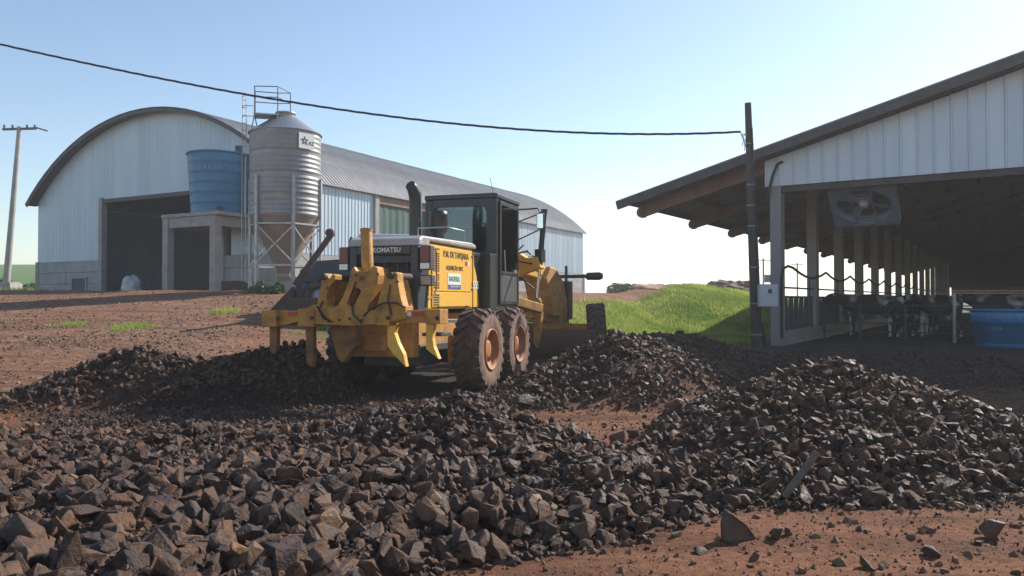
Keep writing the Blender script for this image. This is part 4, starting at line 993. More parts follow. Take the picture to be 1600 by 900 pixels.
for i, (c, a, rz, k, lb) in enumerate((
    (1.5, 6.3, 200, 0, 'holstein cow nearest the left columns, looking out through the pipe fence'),
    (2.25, 7.2, 262, 1, 'pale faced holstein cow under the right half of the fan'),
    (3.3, 7.8, 235, 0, 'holstein cow standing just left of the tall galvanised post'),
    (2.7, 9.8, 300, 1, 'holstein cow in the second row behind the pale faced one'),
    (5.0, 8.6, 180, 0, 'holstein cow standing side on behind the low blue tank'))):
    q = Vector((BP[0], BP[1], BZ)) + Matrix.Rotation(-BTH, 3, 'Z') @ Vector((c, a, 0))
    o = inst('cow', cms[k], None, (q.x, q.y, gz1(q.x, q.y)), (0, 0, R(rz) - BTH)); tag(o, lb, 'cow', 'cows behind the pipe fence')
# timber stake in the right heap, earth bank, bushes
p = at(1240, 765, 5.75); z = gz1(p.x, p.y); o = MB().bar((-.13, -.04, -.07), (.15, .05, .24), .035, .045).build('timber_stake', M_['stake'], None, .006); o.location = (p.x, p.y - .1, z + .08); tag(o, 'split timber stake sticking out of the tall right hand heap', 'stake')
def bush(loc, s, n, label, mt, seed, name='bush'):
    rr = np.random.default_rng(seed); d = rr.normal(size=(n, 3)); d /= np.linalg.norm(d, axis=1)[:, None]; rad_ = rr.uniform(.45, 1, n) ** .6
    c = d * rad_[:, None] * (1 + .35 * np.sin(d[:, :1] * 5 + seed)); c[:, 2] = np.abs(c[:, 2]); c *= np.array(s)
    a_ = rr.normal(size=(n, 3)) * .13 * min(s); b_ = rr.normal(size=(n, 3)) * .13 * min(s)
    V = np.stack([c - a_, c + b_, c + a_, c - b_], 1).reshape(-1, 3); Fc = np.arange(4 * n).reshape(-1, 4)
    root = thing(name, label, 'bush', loc); o = bpy.data.objects.new('foliage', np_mesh('foliage', V, Fc, mt)); COL.objects.link(o); o.parent = root
    tr = MB()
    for k in range(5): tr.tube([(0, 0, -.1), (s[0] * .5 * math.cos(k * 1.3), s[1] * .5 * math.sin(k * 1.3), s[2] * .7)], [.03, .01], 5)
    tr.build('stem', M_['timber'], root)
for i, (px, Y, s, lb) in enumerate(((432, 29, (.35, .3, .35), 'small green bush at the foot of the silo'), (406, 29.3, (.4, .4, .35), 'low green weed clump beside the left silo leg'), (478, 28.6, (.35, .35, .3), 'weed clump at the right silo leg'),
                             (985, 64, (3.0, 2, .8), 'low dark bush left of the sandy bank beyond the grass'), (30, 52, (2.2, 1.2, .8), 'scrubby green bush beside the low block wall'))):
    p = at(px, 460, Y); bush((p.x, p.y, gz1(p.x, p.y)), s, 900 if i < 3 else 1600, lb, M_['shrub'], i)
# sandy bank beyond the grass
def bank_thing(px, Y, s, m, label, seed):
    p = at(px, 460, Y); bm = bmesh.new(); bmesh.ops.create_icosphere(bm, subdivisions=4, radius=1)
    for v in bm.verts:
        n = v.co.normalized(); k = 1 + .35 * mnoise.noise(n * 1.8 + Vector((seed, 0, 0))) + .2 * mnoise.noise(n * 5 + Vector((0, seed, 0)))
        v.co = Vector((n.x * s[0] * k, n.y * s[1] * k, max(-.2, n.z * k) * s[2]))
    me = bpy.data.meshes.new('earth_bank'); bm.to_mesh(me); bm.free(); me.materials.append(m); o = inst('earth_bank', me, None, (p.x, p.y, gz1(p.x, p.y))); tag(o, label, 'earth bank')
M_['sand'] = mat('sandy_soil', (.42, .27, .19), .95, 0, (.25, .14, .09), .6, .5, .4, 4)
M_['darksoil'] = mat('dark_soil', (.16, .09, .065), .95, 0, (.09, .06, .045), .8, .5, .4, 4)
bank_thing(1030, 58, (2.6, 2.0, .8), M_['sand'], 'pale sandy soil bank behind the grass mound', 2)
bank_thing(1148, 60, (2.4, 2.0, 1.1), M_['darksoil'], 'dark red soil bank behind the right side of the grass mound', 5)

# ------------------------------------------------------------ motor grader
TH_ = R(18); GO = Vector((-1.407, 13.97, -.02))
gd = thing('motor_grader', 'yellow road grader with dark cab and rear ripper among the rock heaps', 'grader', GO, -TH_)
hx, hy, rx, ry = math.sin(TH_), math.cos(TH_), math.cos(TH_), -math.sin(TH_)
def loc(px, py, u):
    k = (px - 800) / F; v = (k * (GO.y + u * hy) - (GO.x + u * hx)) / (rx - k * ry); Yw = GO.y + u * hy + v * ry
    return v, 1.5 - (py - HORIZON) / F * Yw - GO.z
def lp(pts, u): return [loc(x, y, u) for x, y in pts]
Yl, Yd = M_['yellow'], M_['yellowdirty']
# front frame, articulated a little to the right
FA = R(7); FM_ = Matrix.Translation((0, 2.25, 0)) @ Matrix.Rotation(-FA, 4, 'Z')
# wheels
def wheel(x, y, outer, M=None, z=None, lean=0, steer=0):
    T = (M or Matrix.Identity(4)) @ Matrix.Translation((x, y, (z or .69))) @ Matrix.Rotation(steer, 4, 'Z') @ Matrix.Rotation(lean, 4, 'Y') @ Matrix.Rotation(R(90) * outer, 4, 'Y')
    RT, W2 = .69, .225
    w_ = thing_part('wheel', gd)
    prof = [(.33, -W2 + .03), (.40, -W2 - .005), (.52, -W2 - .012), (.615, -W2 + .02), (.648, -W2 + .07), (.655, 0), (.648, W2 - .07), (.615, W2 - .02), (.52, W2 + .012), (.40, W2 + .005), (.33, W2 - .03)]
    b = MB(T); b.lathe(prof, 40)
    nl = 22
    for k in range(nl):
        for s_ in (-1, 1):
            a = 2 * PI * (k + (.5 if s_ > 0 else 0)) / nl; da = .20
            def q(an, r_, z_): return (r_ * math.cos(an), r_ * math.sin(an), z_)
            w1 = .075; r0, r1 = .63, RT
            pts = []
            for r_ in (r0, r1):
                pts += [q(a - w1 * .8, r_, s_ * .01), q(a + w1 * .8, r_, s_ * .01), q(a + da + w1, r_ - .008, s_ * (W2 - .035)), q(a + da - w1, r_ - .008, s_ * (W2 - .035))]
            pts += [q(a + da - w1, .56, s_ * (W2 + .006)), q(a + da + w1, .56, s_ * (W2 + .006)), q(a + da + w1, RT - .05, s_ * (W2 + .012)), q(a + da - w1, RT - .05, s_ * (W2 + .012))]
            b.add(pts, [(4, 5, 6, 7), (0, 4, 7, 3), (1, 2, 6, 5), (0, 1, 5, 4), (7, 6, 10, 11), (11, 10, 9, 8), (2, 9, 10, 6), (3, 7, 11, 8)])
    ty = b.build('tyre', M_['rubber'], w_)
    sw = MB(T).lathe([(.335, W2 - .02), (.40, W2 + .011), (.52, W2 + .017), (.60, W2 - .002)], 40).build('sidewall', M_['sidewall'], w_)
    b = MB(T); b.lathe([(.345, W2 - .03), (.345, W2 + .02), (.325, W2 + .02), (.315, W2 - .05), (.26, W2 - .07), (.24, W2 - .14), (.16, W2 - .15), (.15, W2 - .06), (.12, W2 - .05), (.01, W2 - .05)], 40)
    for k in range(10): b.tube([T.inverted() @ (T @ Vector((.2 * math.cos(k * PI / 5), .2 * math.sin(k * PI / 5), W2 - .15))), Vector((.2 * math.cos(k * PI / 5), .2 * math.sin(k * PI / 5), W2 - .12))], .016, 6)
    b.build('rim', M_['rim'], w_)
def thing_part(name, parent):
    o = bpy.data.objects.new(name, None); COL.objects.link(o); o.parent = parent; o.empty_display_size = .2; return o
for y in (-.78, .78):
    wheel(1.15, y, 1); wheel(-1.15, y, -1)
wheel(1.14, 4.35, 1, FM_, .74, R(-4), R(19)); wheel(-1.06, 4.35, -1, FM_, .72, R(-4), R(19))
# chassis
b = MB(); b.b2((-.42, -1.85, .78), (-.2, 2.2, 1.28)); b.b2((.2, -1.85, .78), (.42, 2.2, 1.28)); b.b2((-.2, -1.8, .85), (.2, 2.1, 1.1)); b.build('rear_frame', Yd, gd, .02)
for s_ in (-1, 1): b = MB(); b.b2((s_ * .66, -1.0, .46), (s_ * .89, 1.0, .92)); b.tube([(s_ * .4, 0, .7), (s_ * .9, 0, .7)], .2, 12); b.build('tandem_case', Yd, gd, .04)
b = MB(); b.b2((-.56, -2.1, .62), (.56, -1.86, 1.3)); b.build('rear_plate', Yd, gd, .02)
b = MB(); b.b2((-.5, -1.7, .45), (.5, .6, .8)); b.build('belly_guard', M_['steel_dark'], gd, .02)
# hood
HW = .575
b = MB(); b.b2((-HW, -1.60, 1.36), (HW, .42, 2.44)); b.build('hood_body', Yl, gd, .025)
b = MB(); b.b2((HW + .004, -1.44, 1.66), (HW + .02, .30, 2.40)); b.build('side_door', Yl, gd, .006)
b = MB(); b.b2((HW + .004, -1.44, 1.40), (HW + .02, .30, 1.645)); b.build('lower_side_panel', Yl, gd, .006)
b = MB(); b.b2((-HW + .01, .425, 1.3), (HW - .005, .86, 2.40)); b.build('cooler_section', M_['cabblack'], gd, .01)
b = MB(); b.prism([(0.425, 1.38), (.72, 1.38), (.60, 1.95), (.47, 2.15), (.425, 2.42)], .03, Matrix.Translation((HW - .0, 0, 0)) @ Matrix.Rotation(R(90), 4, 'Z')); b.build('hood_corner', Yl, gd, .004)
for i in range(7): MB().b2((HW - .003, .48 + 0, 1.98 + i * .058), (HW + .012, .82, 1.98 + i * .058 + .022)).build('louvre', M_['cabblack'], gd)
# vents in the side: dark recessed slots
vn = []
for (z0, z1, cols) in ((2.335, 2.375, 2), (1.98, 2.30, 2), (1.83, 1.95, 1), (1.70, 1.81, 2), (1.42, 1.63, 2)):
    b = MB(); nz = max(1, int(round((z1 - z0) / .04)))
    for r_ in range(nz):
        for k in range(2 * cols):
            y = -1.40 + (4 - 2 * cols) * .06 + k * .062; zz = z0 + r_ * .04
            b.b2((HW + .016, y, zz), (HW + .024, y + .05, zz + .026))
    b.build('vent_grid', M_['rust'], gd)
b = MB(); b.tube([(HW + .05, -1.66, 1.52), (HW + .08, -1.5, 1.6), (HW + .085, -1.42, 1.7), (HW + .085, -1.42, 2.28), (HW + .06, -1.5, 2.36), (HW + .03, -1.58, 2.36)], .016, 7); b.build('grab_rail', M_['yellowdirty'], gd)
for y, z in ((-1.2, 1.40), (.05, 1.40), (.36, 2.3), (.36, 1.7)): MB().tube([(HW, y, z), (HW + .03, y, z)], .02, 8).build('bolt', M_['steel_dark'], gd)
# hood top and rear grille frame
b = MB(); b.prism([(-2.02, 2.36), (-1.98, 2.47), (-1.86, 2.525), (.3, 2.56), (.5, 2.53), (.52, 2.45), (-1.58, 2.45), (-1.62, 2.36)], 1.24, Matrix.Rotation(R(90), 4, 'Z')); b.build('hood_top', M_['hoodtop'], gd, .03)
b = MB(); b.b2((-.60, -2.0, 1.25), (-.47, -1.60, 2.36)); b.b2((.47, -2.0, 1.25), (.60, -1.60, 2.36)); b.b2((-.47, -2.0, 2.22), (.47, -1.62, 2.36)); b.b2((-.47, -2.0, 1.2), (.47, -1.62, 1.34)); b.build('grille_frame', M_['slate'], gd, .02)
b = MB(); b.b2((-.47, -1.72, 1.34), (.47, -1.66, 2.22)); b.build('radiator_core', M_['black'], gd)
for x in (-.26, -.03, .2, .36): MB().b2((x - .012, -1.90, 1.34), (x + .012, -1.87, 2.22)).build('grille_bar', M_['slate'], gd)
b = MB(); b.b2((-.47, -1.93, 2.10), (.47, -1.90, 2.215)); b.build('grille_rail', M_['slate'], gd)
text_mesh('lettering', 'KOMATSU', .105, M_['white'], gd, Matrix.Translation((.06, -2.006, 2.295)) @ Matrix.Rotation(R(90), 4, 'X'), .003, .002)
for s_ in (-1, 1):
    tl_ = MB(); tl_.b2((s_ * .62, -1.98, 1.98), (s_ * .80, -1.82, 2.36)); tl_ = tl_.build('tail_light', M_['steel_dark'], gd, .012)
    MB().b2((s_ * .635, -2.0, 2.1), (s_ * .785, -1.975, 2.345)).build('red_lens', M_['redlens'], tl_); MB().b2((s_ * .635, -2.0, 1.995), (s_ * .785, -1.975, 2.085)).build('clear_lens', M_['lamp'], tl_)
    wl_ = MB(); wl_.b2((s_ * .63, -2.0, 1.73), (s_ * .83, -1.86, 1.90)); wl_.tube([(s_ * .73, -1.93, 1.73), (s_ * .68, -1.9, 1.4)], .02, 6); wl_ = wl_.build('work_light', M_['steel_dark'], gd, .015)
    MB().b2((s_ * .65, -2.012, 1.75), (s_ * .81, -1.998, 1.88)).build('lamp_glass', M_['lamp'], wl_, .004)
def side_text(s, y, z, size, m, bold=0, ext=.002, x=HW + .024, name='lettering'):
    return text_mesh(name, s, size, m, gd, Matrix.Translation((x, y, z)) @ Matrix.Rotation(R(90), 4, 'Z') @ Matrix.Rotation(R(90), 4, 'X'), ext, bold)
side_text('P.M. DE TAPEJARA', -.42, 2.285, .145, M_['decal'], .003)
side_text('AQUISIÇÃO 2012', -.50, 2.06, .10, M_['decal'], .002)
MB().b2((HW + .018, .0, 2.13), (HW + .024, .11, 2.20)).build('sticker', M_['red'], gd); MB().b2((HW + .018, .12, 2.12), (HW + .0235, .22, 2.20)).build('sticker', M_['white'], gd)
pt = MB(); pt.b2((HW + .018, -.80, 1.70), (HW + .026, -.22, 1.97)); pt = pt.build('logo_plate', M_['white'], gd)
MB().b2((HW + .0265, -.79, 1.705), (HW + .029, -.23, 1.775)).build('logo_band', M_['bluedecal'], pt)
o = side_text('BADESUL', -.51, 1.87, .12, M_['greendecal'], .003, .002, HW + .028); o.parent = pt
o = side_text('DESENVOLVIMENTO', -.51, 1.74, .045, M_['white'], 0, .002, HW + .0305); o.parent = pt
side_text('555', .54, 1.78, .2, M_['white'], .006, .003, HW + .02)
# stack, pre-cleaner, rail
pz = .0
b = MB(); b.tube([(-.25, -.3, 2.45), (-.25, -.3, 3.30), (-.255, -.33, 3.43), (-.27, -.38, 3.52), (-.28, -.44, 3.55)], [.11, .11, .11, .105, .095], 14); b.build('exhaust_stack', M_['cabblack'], gd)
b = MB(); b.tube([(-.13, -.31, 3.0), (-.13, -.31, 3.45)], .012, 6); b.build('stack_strip', M_['galv'], gd)
b = MB(); b.lathe([(.10, 2.5), (.10, 2.74), (.16, 2.76), (.18, 2.90), (.165, 3.02), (.18, 3.05), (.16, 3.14), (.02, 3.16)], 20, Matrix.Translation((.02, .12, 0))); b.build('air_cleaner', M_['cabblack'], gd)
b = MB(); b.tube([(-.1, -.5, 2.55), (-.1, -.5, 2.78), (.45, -.5, 2.78), (.45, .3, 2.78), (.45, .3, 2.55)], .014, 6); b.build('hood_rail', M_['galv'], gd)
# cab
CR, CF, CW = 1.35, 2.62, .76
cab = MB(); cab.b2((-CW, .88, 1.30), (CW, CF, 2.40)); cab = cab.build('cab_base', M_['cabblack'], gd, .012)
MB().b2((-CW - .01, CR - .12, 3.502), (CW + .02, CF + .08, 3.60)).build('cab_roof', M_['cabblack'], gd, .02)
MB().b2((-CW + .1, CR + .1, 3.602), (CW - .1, CF - .1, 3.64)).build('roof_cap', M_['hoodtop'], gd, .015)
b = MB()
for q0, q1, w0, w1 in (((-CW + .08, CR - .05, 2.402), (-CW + .08, CR - .05, 3.50), .15, .12), ((CW - .10, CR - .05, 2.402), (CW - .10, CR - .05, 3.50), .2, .13), ((-CW + .04, CF - .05, 2.402), (-CW + .04, CF + .03, 3.50), .08, .1), ((CW - .04, CF - .05, 2.402), (CW - .04, CF + .03, 3.50), .08, .1)):
    MB().bar(q0, q1, w0, w1).build('cab_post', M_['cabblack'], gd, .012)
rw = [(-CW + .155, 2.402), (CW - .20, 2.402), (CW - .20, 3.50), (-CW + .155, 3.50)]; x0_, x1_, z0_, z1_ = -CW + .17, CW - .215, 2.43, 3.36
hole_ = []
for cx_, cz_, a0 in ((x1_ - .14, z0_ + .14, 270), (x1_ - .14, z1_ - .14, 0), (x0_ + .14, z1_ - .14, 90), (x0_ + .14, z0_ + .14, 180)):
    hole_ += [(cx_ + .14 * math.cos(R(a0 + 22.5 * i)), cz_ + .14 * math.sin(R(a0 + 22.5 * i))) for i in range(5)]
MB(Matrix.Translation((0, CR - .05, 0))).prism(rw, .09, hole=hole_).build('rear_window_frame', M_['cabblack'], gd)
def pane(lo, hi, name='window_pane'): MB().b2(lo, hi).build(name, M_['glass'], gd)
pane((-CW + .1, CR - .065, 2.40), (CW - .1, CR - .05, 3.36)); pane((CW - .06, CR + .09, 2.30), (CW - .045, CF - .1, 3.48)); pane((-CW + .045, CR + .09, 2.30), (-CW + .06, CF - .1, 3.48)); pane((-CW + .1, CF - .02, 2.30), (CW - .1, CF - .005, 3.48))
dr = MB(); x = CW + .006
for lo, hi in (((x, CR + .02, 1.42), (x + .03, CR + .10, 3.46)), ((x, CF - .12, 1.42), (x + .03, CF - .04, 3.46)), ((x, CR + .1, 3.38), (x + .03, CF - .12, 3.46)), ((x, CR + .1, 1.42), (x + .03, CF - .12, 1.50)), ((x, CR + .1, 2.02), (x + .03, CF - .12, 2.08))): dr.b2(lo, hi)
dr = dr.build('cab_door', M_['cabblack'], gd, .006)
MB().b2((x + .01, CR + .1, 2.08), (x + .018, CF - .12, 3.38)).build('door_glass', M_['glass'], dr); MB().b2((x + .004, CR + .1, 1.5), (x + .014, CF - .12, 2.02)).build('door_panel', M_['steel_dark'], dr)
MB().tube([(x + .05, CR + .2, 2.0), (x + .07, CR + .2, 2.1), (x + .05, CR + .2, 2.5)], .014, 6).build('handle', M_['galv'], dr)
st_ = MB(); st_.b2((-.05, 1.62, 2.2), (.42, 2.1, 2.34)); st_.b2((-.05, 1.55, 2.3), (.42, 1.68, 2.98)); st_.b2((.05, 1.56, 2.98), (.32, 1.66, 3.16)); st_.build('seat', M_['seat'], gd, .05)
MB().tube([(.18, 2.5, 2.2), (.18, 2.3, 2.75)], .04, 8).build('steering_column', M_['black'], gd)
mr_ = MB(); mr_.tube([(CW, CF, 3.42), (CW + .42, CF + .05, 3.44), (CW + .47, CF + .05, 3.36), (CW + .47, CF + .05, 2.98)], .018, 7); mr_.tube([(CW, CF, 3.16), (CW + .44, CF + .05, 3.32)], .015, 6); mr_.tube([(CW, CF, 2.78), (CW + .44, CF + .05, 2.98)], .015, 6)
mr_ = mr_.build('mirror_bracket', M_['cabblack'], gd); MB().b2((CW + .40, CF + .02, 3.0), (CW + .56, CF + .09, 3.34)).build('mirror_housing', M_['cabblack'], mr_, .02)
MB().b2((CW + .415, CF + .012, 3.02), (CW + .545, CF + .018, 3.32)).build('mirror_glass', M_['chrome'], mr_)
MB().tube([(CW - .1, CR, 3.6), (CW - .16, CR - .05, 3.92)], .006, 5).build('antenna', M_['black'], gd)
# front frame
b = MB(FM_)
path = [(.1, 1.75), (.5, 2.25), (.95, 2.42), (1.9, 2.32), (2.9, 2.22), (3.7, 2.02), (4.35, 1.5), (4.5, 1.15)]
for (y0, z0), (y1, z1) in zip(path[:-1], path[1:]): b.bar((0, y0 - .03, z0), (0, y1 + .03, z1), .36, .40)
b.b2((-.55, .15, 1.35), (.55, .55, 2.05)); b.build('gooseneck', Yl, gd, .03)
b = MB(FM_); b.prism([(-.95, 2.20), (-.88, 2.42), (-.6, 2.44), (-.3, 2.62), (.3, 2.62), (.6, 2.44), (.88, 2.46), (.95, 2.2), (.62, 2.12), (.3, 2.0), (-.3, 2.0), (-.62, 2.12)], .26, Matrix.Translation((0, 1.25, 0))); b.build('saddle', Yl, gd, .03)
for s_ in (-1, 1):
    lc = MB(FM_); lc.tube([(s_ * .88, 1.25, 2.28), (s_ * .98, 1.25, 3.42)], .062, 12); lc.tube([(s_ * .98, 1.25, 3.42), (s_ * .985, 1.25, 3.5)], .075, 12); lc.b2((s_ * .80, 1.14, 2.34), (s_ * .96, 1.36, 2.62)); lc = lc.build('lift_cylinder', M_['cabblack'], gd)
    MB(FM_).tube([(s_ * .88, 1.25, 2.3), (s_ * .82, 1.25, 1.52)], .032, 10).build('cylinder_rod', M_['chrome'], lc)
    kn = MB(FM_); kn.lathe([(.01, -.1), (.07, -.08), (.1, 0), (.07, .08), (.01, .1)], 14, Matrix.Translation((s_ * .82, 1.25, 1.47))); kn.build('ball_joint', Yd, lc)
for pts, r_ in (([(.3, .4, 2.2), (.55, .7, 2.5), (.7, 1.0, 2.58)], .022), ([(.2, .3, 2.3), (.4, .8, 2.45), (.5, 1.2, 2.72)], .02), ([(.2, 1.4, 2.6), (.3, 1.9, 2.62), (.2, 2.6, 2.5)], .02)): MB(FM_).tube(pts, r_, 7).build('hydraulic_hose', M_['hose'], gd)
b = MB(FM_); b.bar((-.72, .35, 1.42), (-.82, 1.35, 1.32), .16, .2); b.bar((.6, .2, 1.52), (.84, 1.35, 1.32), .18, .2); b.bar((-.82, 1.3, 1.32), (.82, 1.3, 1.32), .2, .18); b.bar((0, 1.3, 1.3), (0, 4.3, 1.0), .2, .22); b.build('drawbar', Yd, gd, .02)
b = MB(FM_); b.lathe([(.62, 1.02), (.76, 1.02), (.76, 1.14), (.62, 1.14)], 36, Matrix.Translation((0, 1.6, 0)), closed=True); b.build('circle', Yd, gd)
b = MB(FM_)
for s_ in (-1, 1): bb = MB(FM_); bb.prism([(s_ * .70, 1.25), (s_ * .9, 1.25), (s_ * .86, .8), (s_ * .78, .45), (s_ * .70, .55)], .14, Matrix.Translation((0, 1.35, 0))); bb.build('blade_arm', Yd, gd, .015)
b.bar((.2, 1.2, 1.0), (.75, .7, .45), .1, .1); b.build('blade_strut', Yd, gd, .015)
mb = MB(FM_ @ Matrix.Translation((0.12, 1.75, 0)) @ Matrix.Rotation(R(4), 4, 'Z')); NB = 8; Vv = []
for i in range(NB + 1):
    a = R(-52 + 104 * i / NB); 
    for xx in (-1.85, 1.85):
        for rr in (.46, .43): Vv.append((xx, .30 - rr * math.cos(a), .50 + .46 * math.sin(a) * (rr / .46)))
Fc = []
for i in range(NB):
    q = 4 * i; Fc += [(q, q + 2, q + 6, q + 4), (q + 1, q + 5, q + 7, q + 3), (q, q + 4, q + 5, q + 1), (q + 2, q + 3, q + 7, q + 6)]
Fc += [(0, 1, 3, 2), (4 * NB, 4 * NB + 2, 4 * NB + 3, 4 * NB + 1)]
mb.add(Vv, Fc); mb.build('moldboard', M_['blade'], gd)
MB(FM_ @ Matrix.Translation((0.12, 1.75, 0)) @ Matrix.Rotation(R(4), 4, 'Z')).b2((-1.86, -.02, .02), (1.86, .03, .17)).build('cutting_edge', M_['rust'], gd)
b = MB(FM_); b.bar((-.95, 4.35, .78), (.95, 4.35, .78), .22, .24); b.b2((-.3, 4.0, .7), (.3, 4.6, 1.3)); b.build('front_axle', Yd, gd, .02)
b = MB(FM_); b.b2((-.42, 4.45, 1.0), (.36, 4.72, 2.0)); b.build('nose_plate', M_['cabblack'], gd, .03)
b = MB(FM_); b.prism([(3.0, 2.02), (3.3, 2.34), (3.7, 2.30), (4.2, 1.95), (4.45, 1.5), (4.45, 1.1), (3.5, 1.1), (3.2, 1.6)], .62, Matrix.Rotation(R(90), 4, 'Z')); b.build('nose_housing', Yd, gd, .04)
lb = MB(FM_); lb.bar((-1.0, 4.5, 2.12), (1.0, 4.5, 2.12), .06, .09); lb.tube([(.25, 4.5, 1.9), (.25, 4.5, 2.4)], .04, 8); lb = lb.build('light_bar', M_['cabblack'], gd)
for s_ in (-1, 1): h_ = MB(FM_).tube([(s_ * .8, 4.5, 2.12), (s_ * .84, 4.5, 2.12), (s_ * 1.16, 4.5, 2.12), (s_ * 1.24, 4.5, 2.12)], [.06, .1, .105, .07], 14).build('headlight', M_['cabblack'], lb)
# ripper at the back, traced from behind and given its own depth
RU = -2.85
def plate(pts, u, t, name, m=M_['yellowshade'], hole=None, bev=.009):
    return MB(Matrix.Translation((0, u, 0))).prism(lp(pts, u), t, hole=lp(hole, u) if hole else None).build(name, m, gd, bev)
plate([(497, 476), (520, 482), (545, 484), (590, 484), (640, 478), (640, 498), (600, 506), (560, 509), (500, 506), (480, 500), (480, 484)], RU, .26, 'ripper_beam')
plate([(420, 486), (500, 485), (500, 503), (470, 503), (452, 508), (420, 508)], RU + .02, .20, 'ripper_beam'); plate([(620, 485), (674, 484), (676, 504), (620, 505)], RU + .02, .20, 'ripper_beam')
for pts in ([(418, 485), (441, 484), (441, 510), (418, 511)], [(474, 482), (499, 482), (499, 510), (474, 510)], [(596, 485), (616, 484), (616, 508), (596, 508)], [(672, 483), (694, 483), (694, 506), (672, 506)]):
    plate(pts, RU, .30, 'shank_holder')
def arc_pts(cx, cy, rx_, ry_, a0, a1, n): return [(cx + rx_ * math.cos(R(a0 + (a1 - a0) * i / n)), cy + ry_ * math.sin(R(a0 + (a1 - a0) * i / n))) for i in range(n + 1)]
oval = [(cx + 0, cy) for cx, cy in arc_pts(562, 456, 7, 6, 180, 360, 6)] + arc_pts(554, 473, 6.5, 5.5, 0, 180, 6)
plate([(499, 486), (503, 465), (507, 445), (509, 430), (513, 427), (517, 431), (520, 436), (525, 428), (529, 430), (529, 437), (519, 450), (515, 466), (517, 477), (525, 481), (533, 477), (541, 464), (549, 442), (555, 420), (558, 417), (562, 424), (579, 424), (588, 416), (594, 418), (596, 430), (594, 444), (583, 470), (580, 480), (578, 486)], RU - .02, .20, 'linkage_bracket', M_['yellowshade'], oval)
plate([(591, 484), (598, 462), (604, 440), (606, 429), (612, 427), (616, 433), (621, 425), (625, 427), (626, 440), (630, 462), (636, 484)], RU - .02, .20, 'linkage_bracket')
for pts in ([(516, 432), (529, 430), (536, 470), (532, 478), (520, 478)], [(588, 418), (597, 420), (597, 452), (588, 480), (574, 480)], [(618, 428), (626, 428), (636, 478), (622, 478)]): plate(pts, RU + .5, .45, 'lift_arm')
for v0 in (-.62, .02, .50): MB().bar((v0, RU + .4, 1.5), (v0 * .8, -2.0, 1.6), .16, .22).build('lift_arm', M_['yellowshade'], gd, .01)
v0, z0 = loc(574, 425, RU + .1); v1, z1_ = loc(573, 361, RU + .3)
cy_ = MB().tube([(v0, RU + .12, z0 - .1), (v1, RU + .28, z1_)], .088, 16).build('ripper_cylinder', M_['yellowshade'], gd)
MB().tube([(v1, RU + .28, z1_ - .01), (v1, RU + .285, z1_ + .03)], .095, 16).build('cylinder_cap', Yd, cy_)
for px, py in ((513, 433), (617, 431)): v0, z0 = loc(px, py, RU); MB().tube([(v0, RU - .16, z0), (v0, RU + .5, z0)], .05, 10).build('pin', M_['rust'], gd)
plate([(520, 506), (562, 507), (560, 540), (548, 555), (540, 566), (532, 560), (524, 530)], RU + .2, .16, 'lower_link', M_['mudyellow'])
plate([(556, 524), (603, 523), (604, 548), (556, 548)], RU + .55, .14, 'lower_beam', Yd)
for pts in ([(424, 510), (436, 510), (435, 545), (431, 562), (425, 556)], [(480, 510), (492, 510), (493, 560), (490, 574), (482, 566)]): plate(pts, RU, .10, 'ripper_shank', M_['mudyellow'], None, .008)
for pts in ([(608, 508), (622, 508), (619, 520), (624, 535), (633, 553), (637, 573), (630, 566), (616, 552), (608, 540)], [(668, 505), (680, 506), (678, 528), (680, 541), (688, 561), (677, 552), (668, 545)]): plate(pts, RU, .11, 'ripper_shank', Yl, None, .008)
for (a, b_, m, z0_, z1__) in ((449, 466, 'red', 487, 494), (466, 480, 'white', 487, 494), (626, 642, 'white', 487, 494), (642, 660, 'red', 487, 494)):
    MB(Matrix.Translation((0, RU - .085, 0))).prism(lp([(a, z0_), (b_, z0_), (b_, z1__), (a, z1__)], RU - .1), .006).build('reflector', M_[m], gd)
for px in (434, 487, 606, 683): v0, z0 = loc(px, 497, RU - .16); MB().tube([(v0, RU - .165, z0), (v0, RU - .145, z0)], .03, 10).build('bolt', M_['rust'], gd)
for pts in ([(495, 478), (503, 490), (512, 500), (514, 504)], [(568, 494), (580, 482), (600, 473), (620, 473), (632, 480)]):
    MB().tube([(loc(x, y, RU - .18)[0], RU - .18, loc(x, y, RU - .18)[1]) for x, y in pts], .013, 6).build('hydraulic_hose', M_['hose'], gd)
for pts in ([(505, 470), (498, 484), (505, 498), (520, 503)], [(556, 440), (548, 462), (552, 492), (566, 505)], [(610, 445), (606, 470), (612, 492)]):
    MB().tube([(loc(x, y, RU - .15)[0], RU - .15, loc(x, y, RU - .15)[1]) for x, y in pts], .011, 6).build('hydraulic_hose', M_['hose'], gd)
for px, py in ((513, 500), (530, 500), (565, 500), (590, 498), (556, 430), (590, 428), (512, 450), (621, 440), (546, 498)):
    v0, z0 = loc(px, py, RU - .14); MB().tube([(v0, RU - .145, z0), (v0, RU - .125, z0)], .018, 8).build('bolt', M_['rust'], gd)
v0, z0 = loc(566, 435, RU - .13); text_mesh('lettering', '82', .09, M_['decal'], gd, Matrix.Translation((v0, RU - .126, z0)) @ Matrix.Rotation(R(90), 4, 'X'), .003)
for k, (a_, c_) in enumerate((((.25, .5, 2.15), (.75, 1.1, 2.3)), ((.32, .35, 2.0), (.85, 1.0, 1.75)), ((.2, 1.5, 2.45), (.22, 2.9, 2.42)), ((.24, 1.5, 2.2), (.24, 3.0, 2.05)))):
    m_ = [(a_[i] + c_[i]) / 2 for i in range(3)]; m_[2] += .12; m_[0] += .08; MB(FM_).tube([a_, m_, c_], .018, 6).build('hydraulic_hose', M_['hose'], gd)
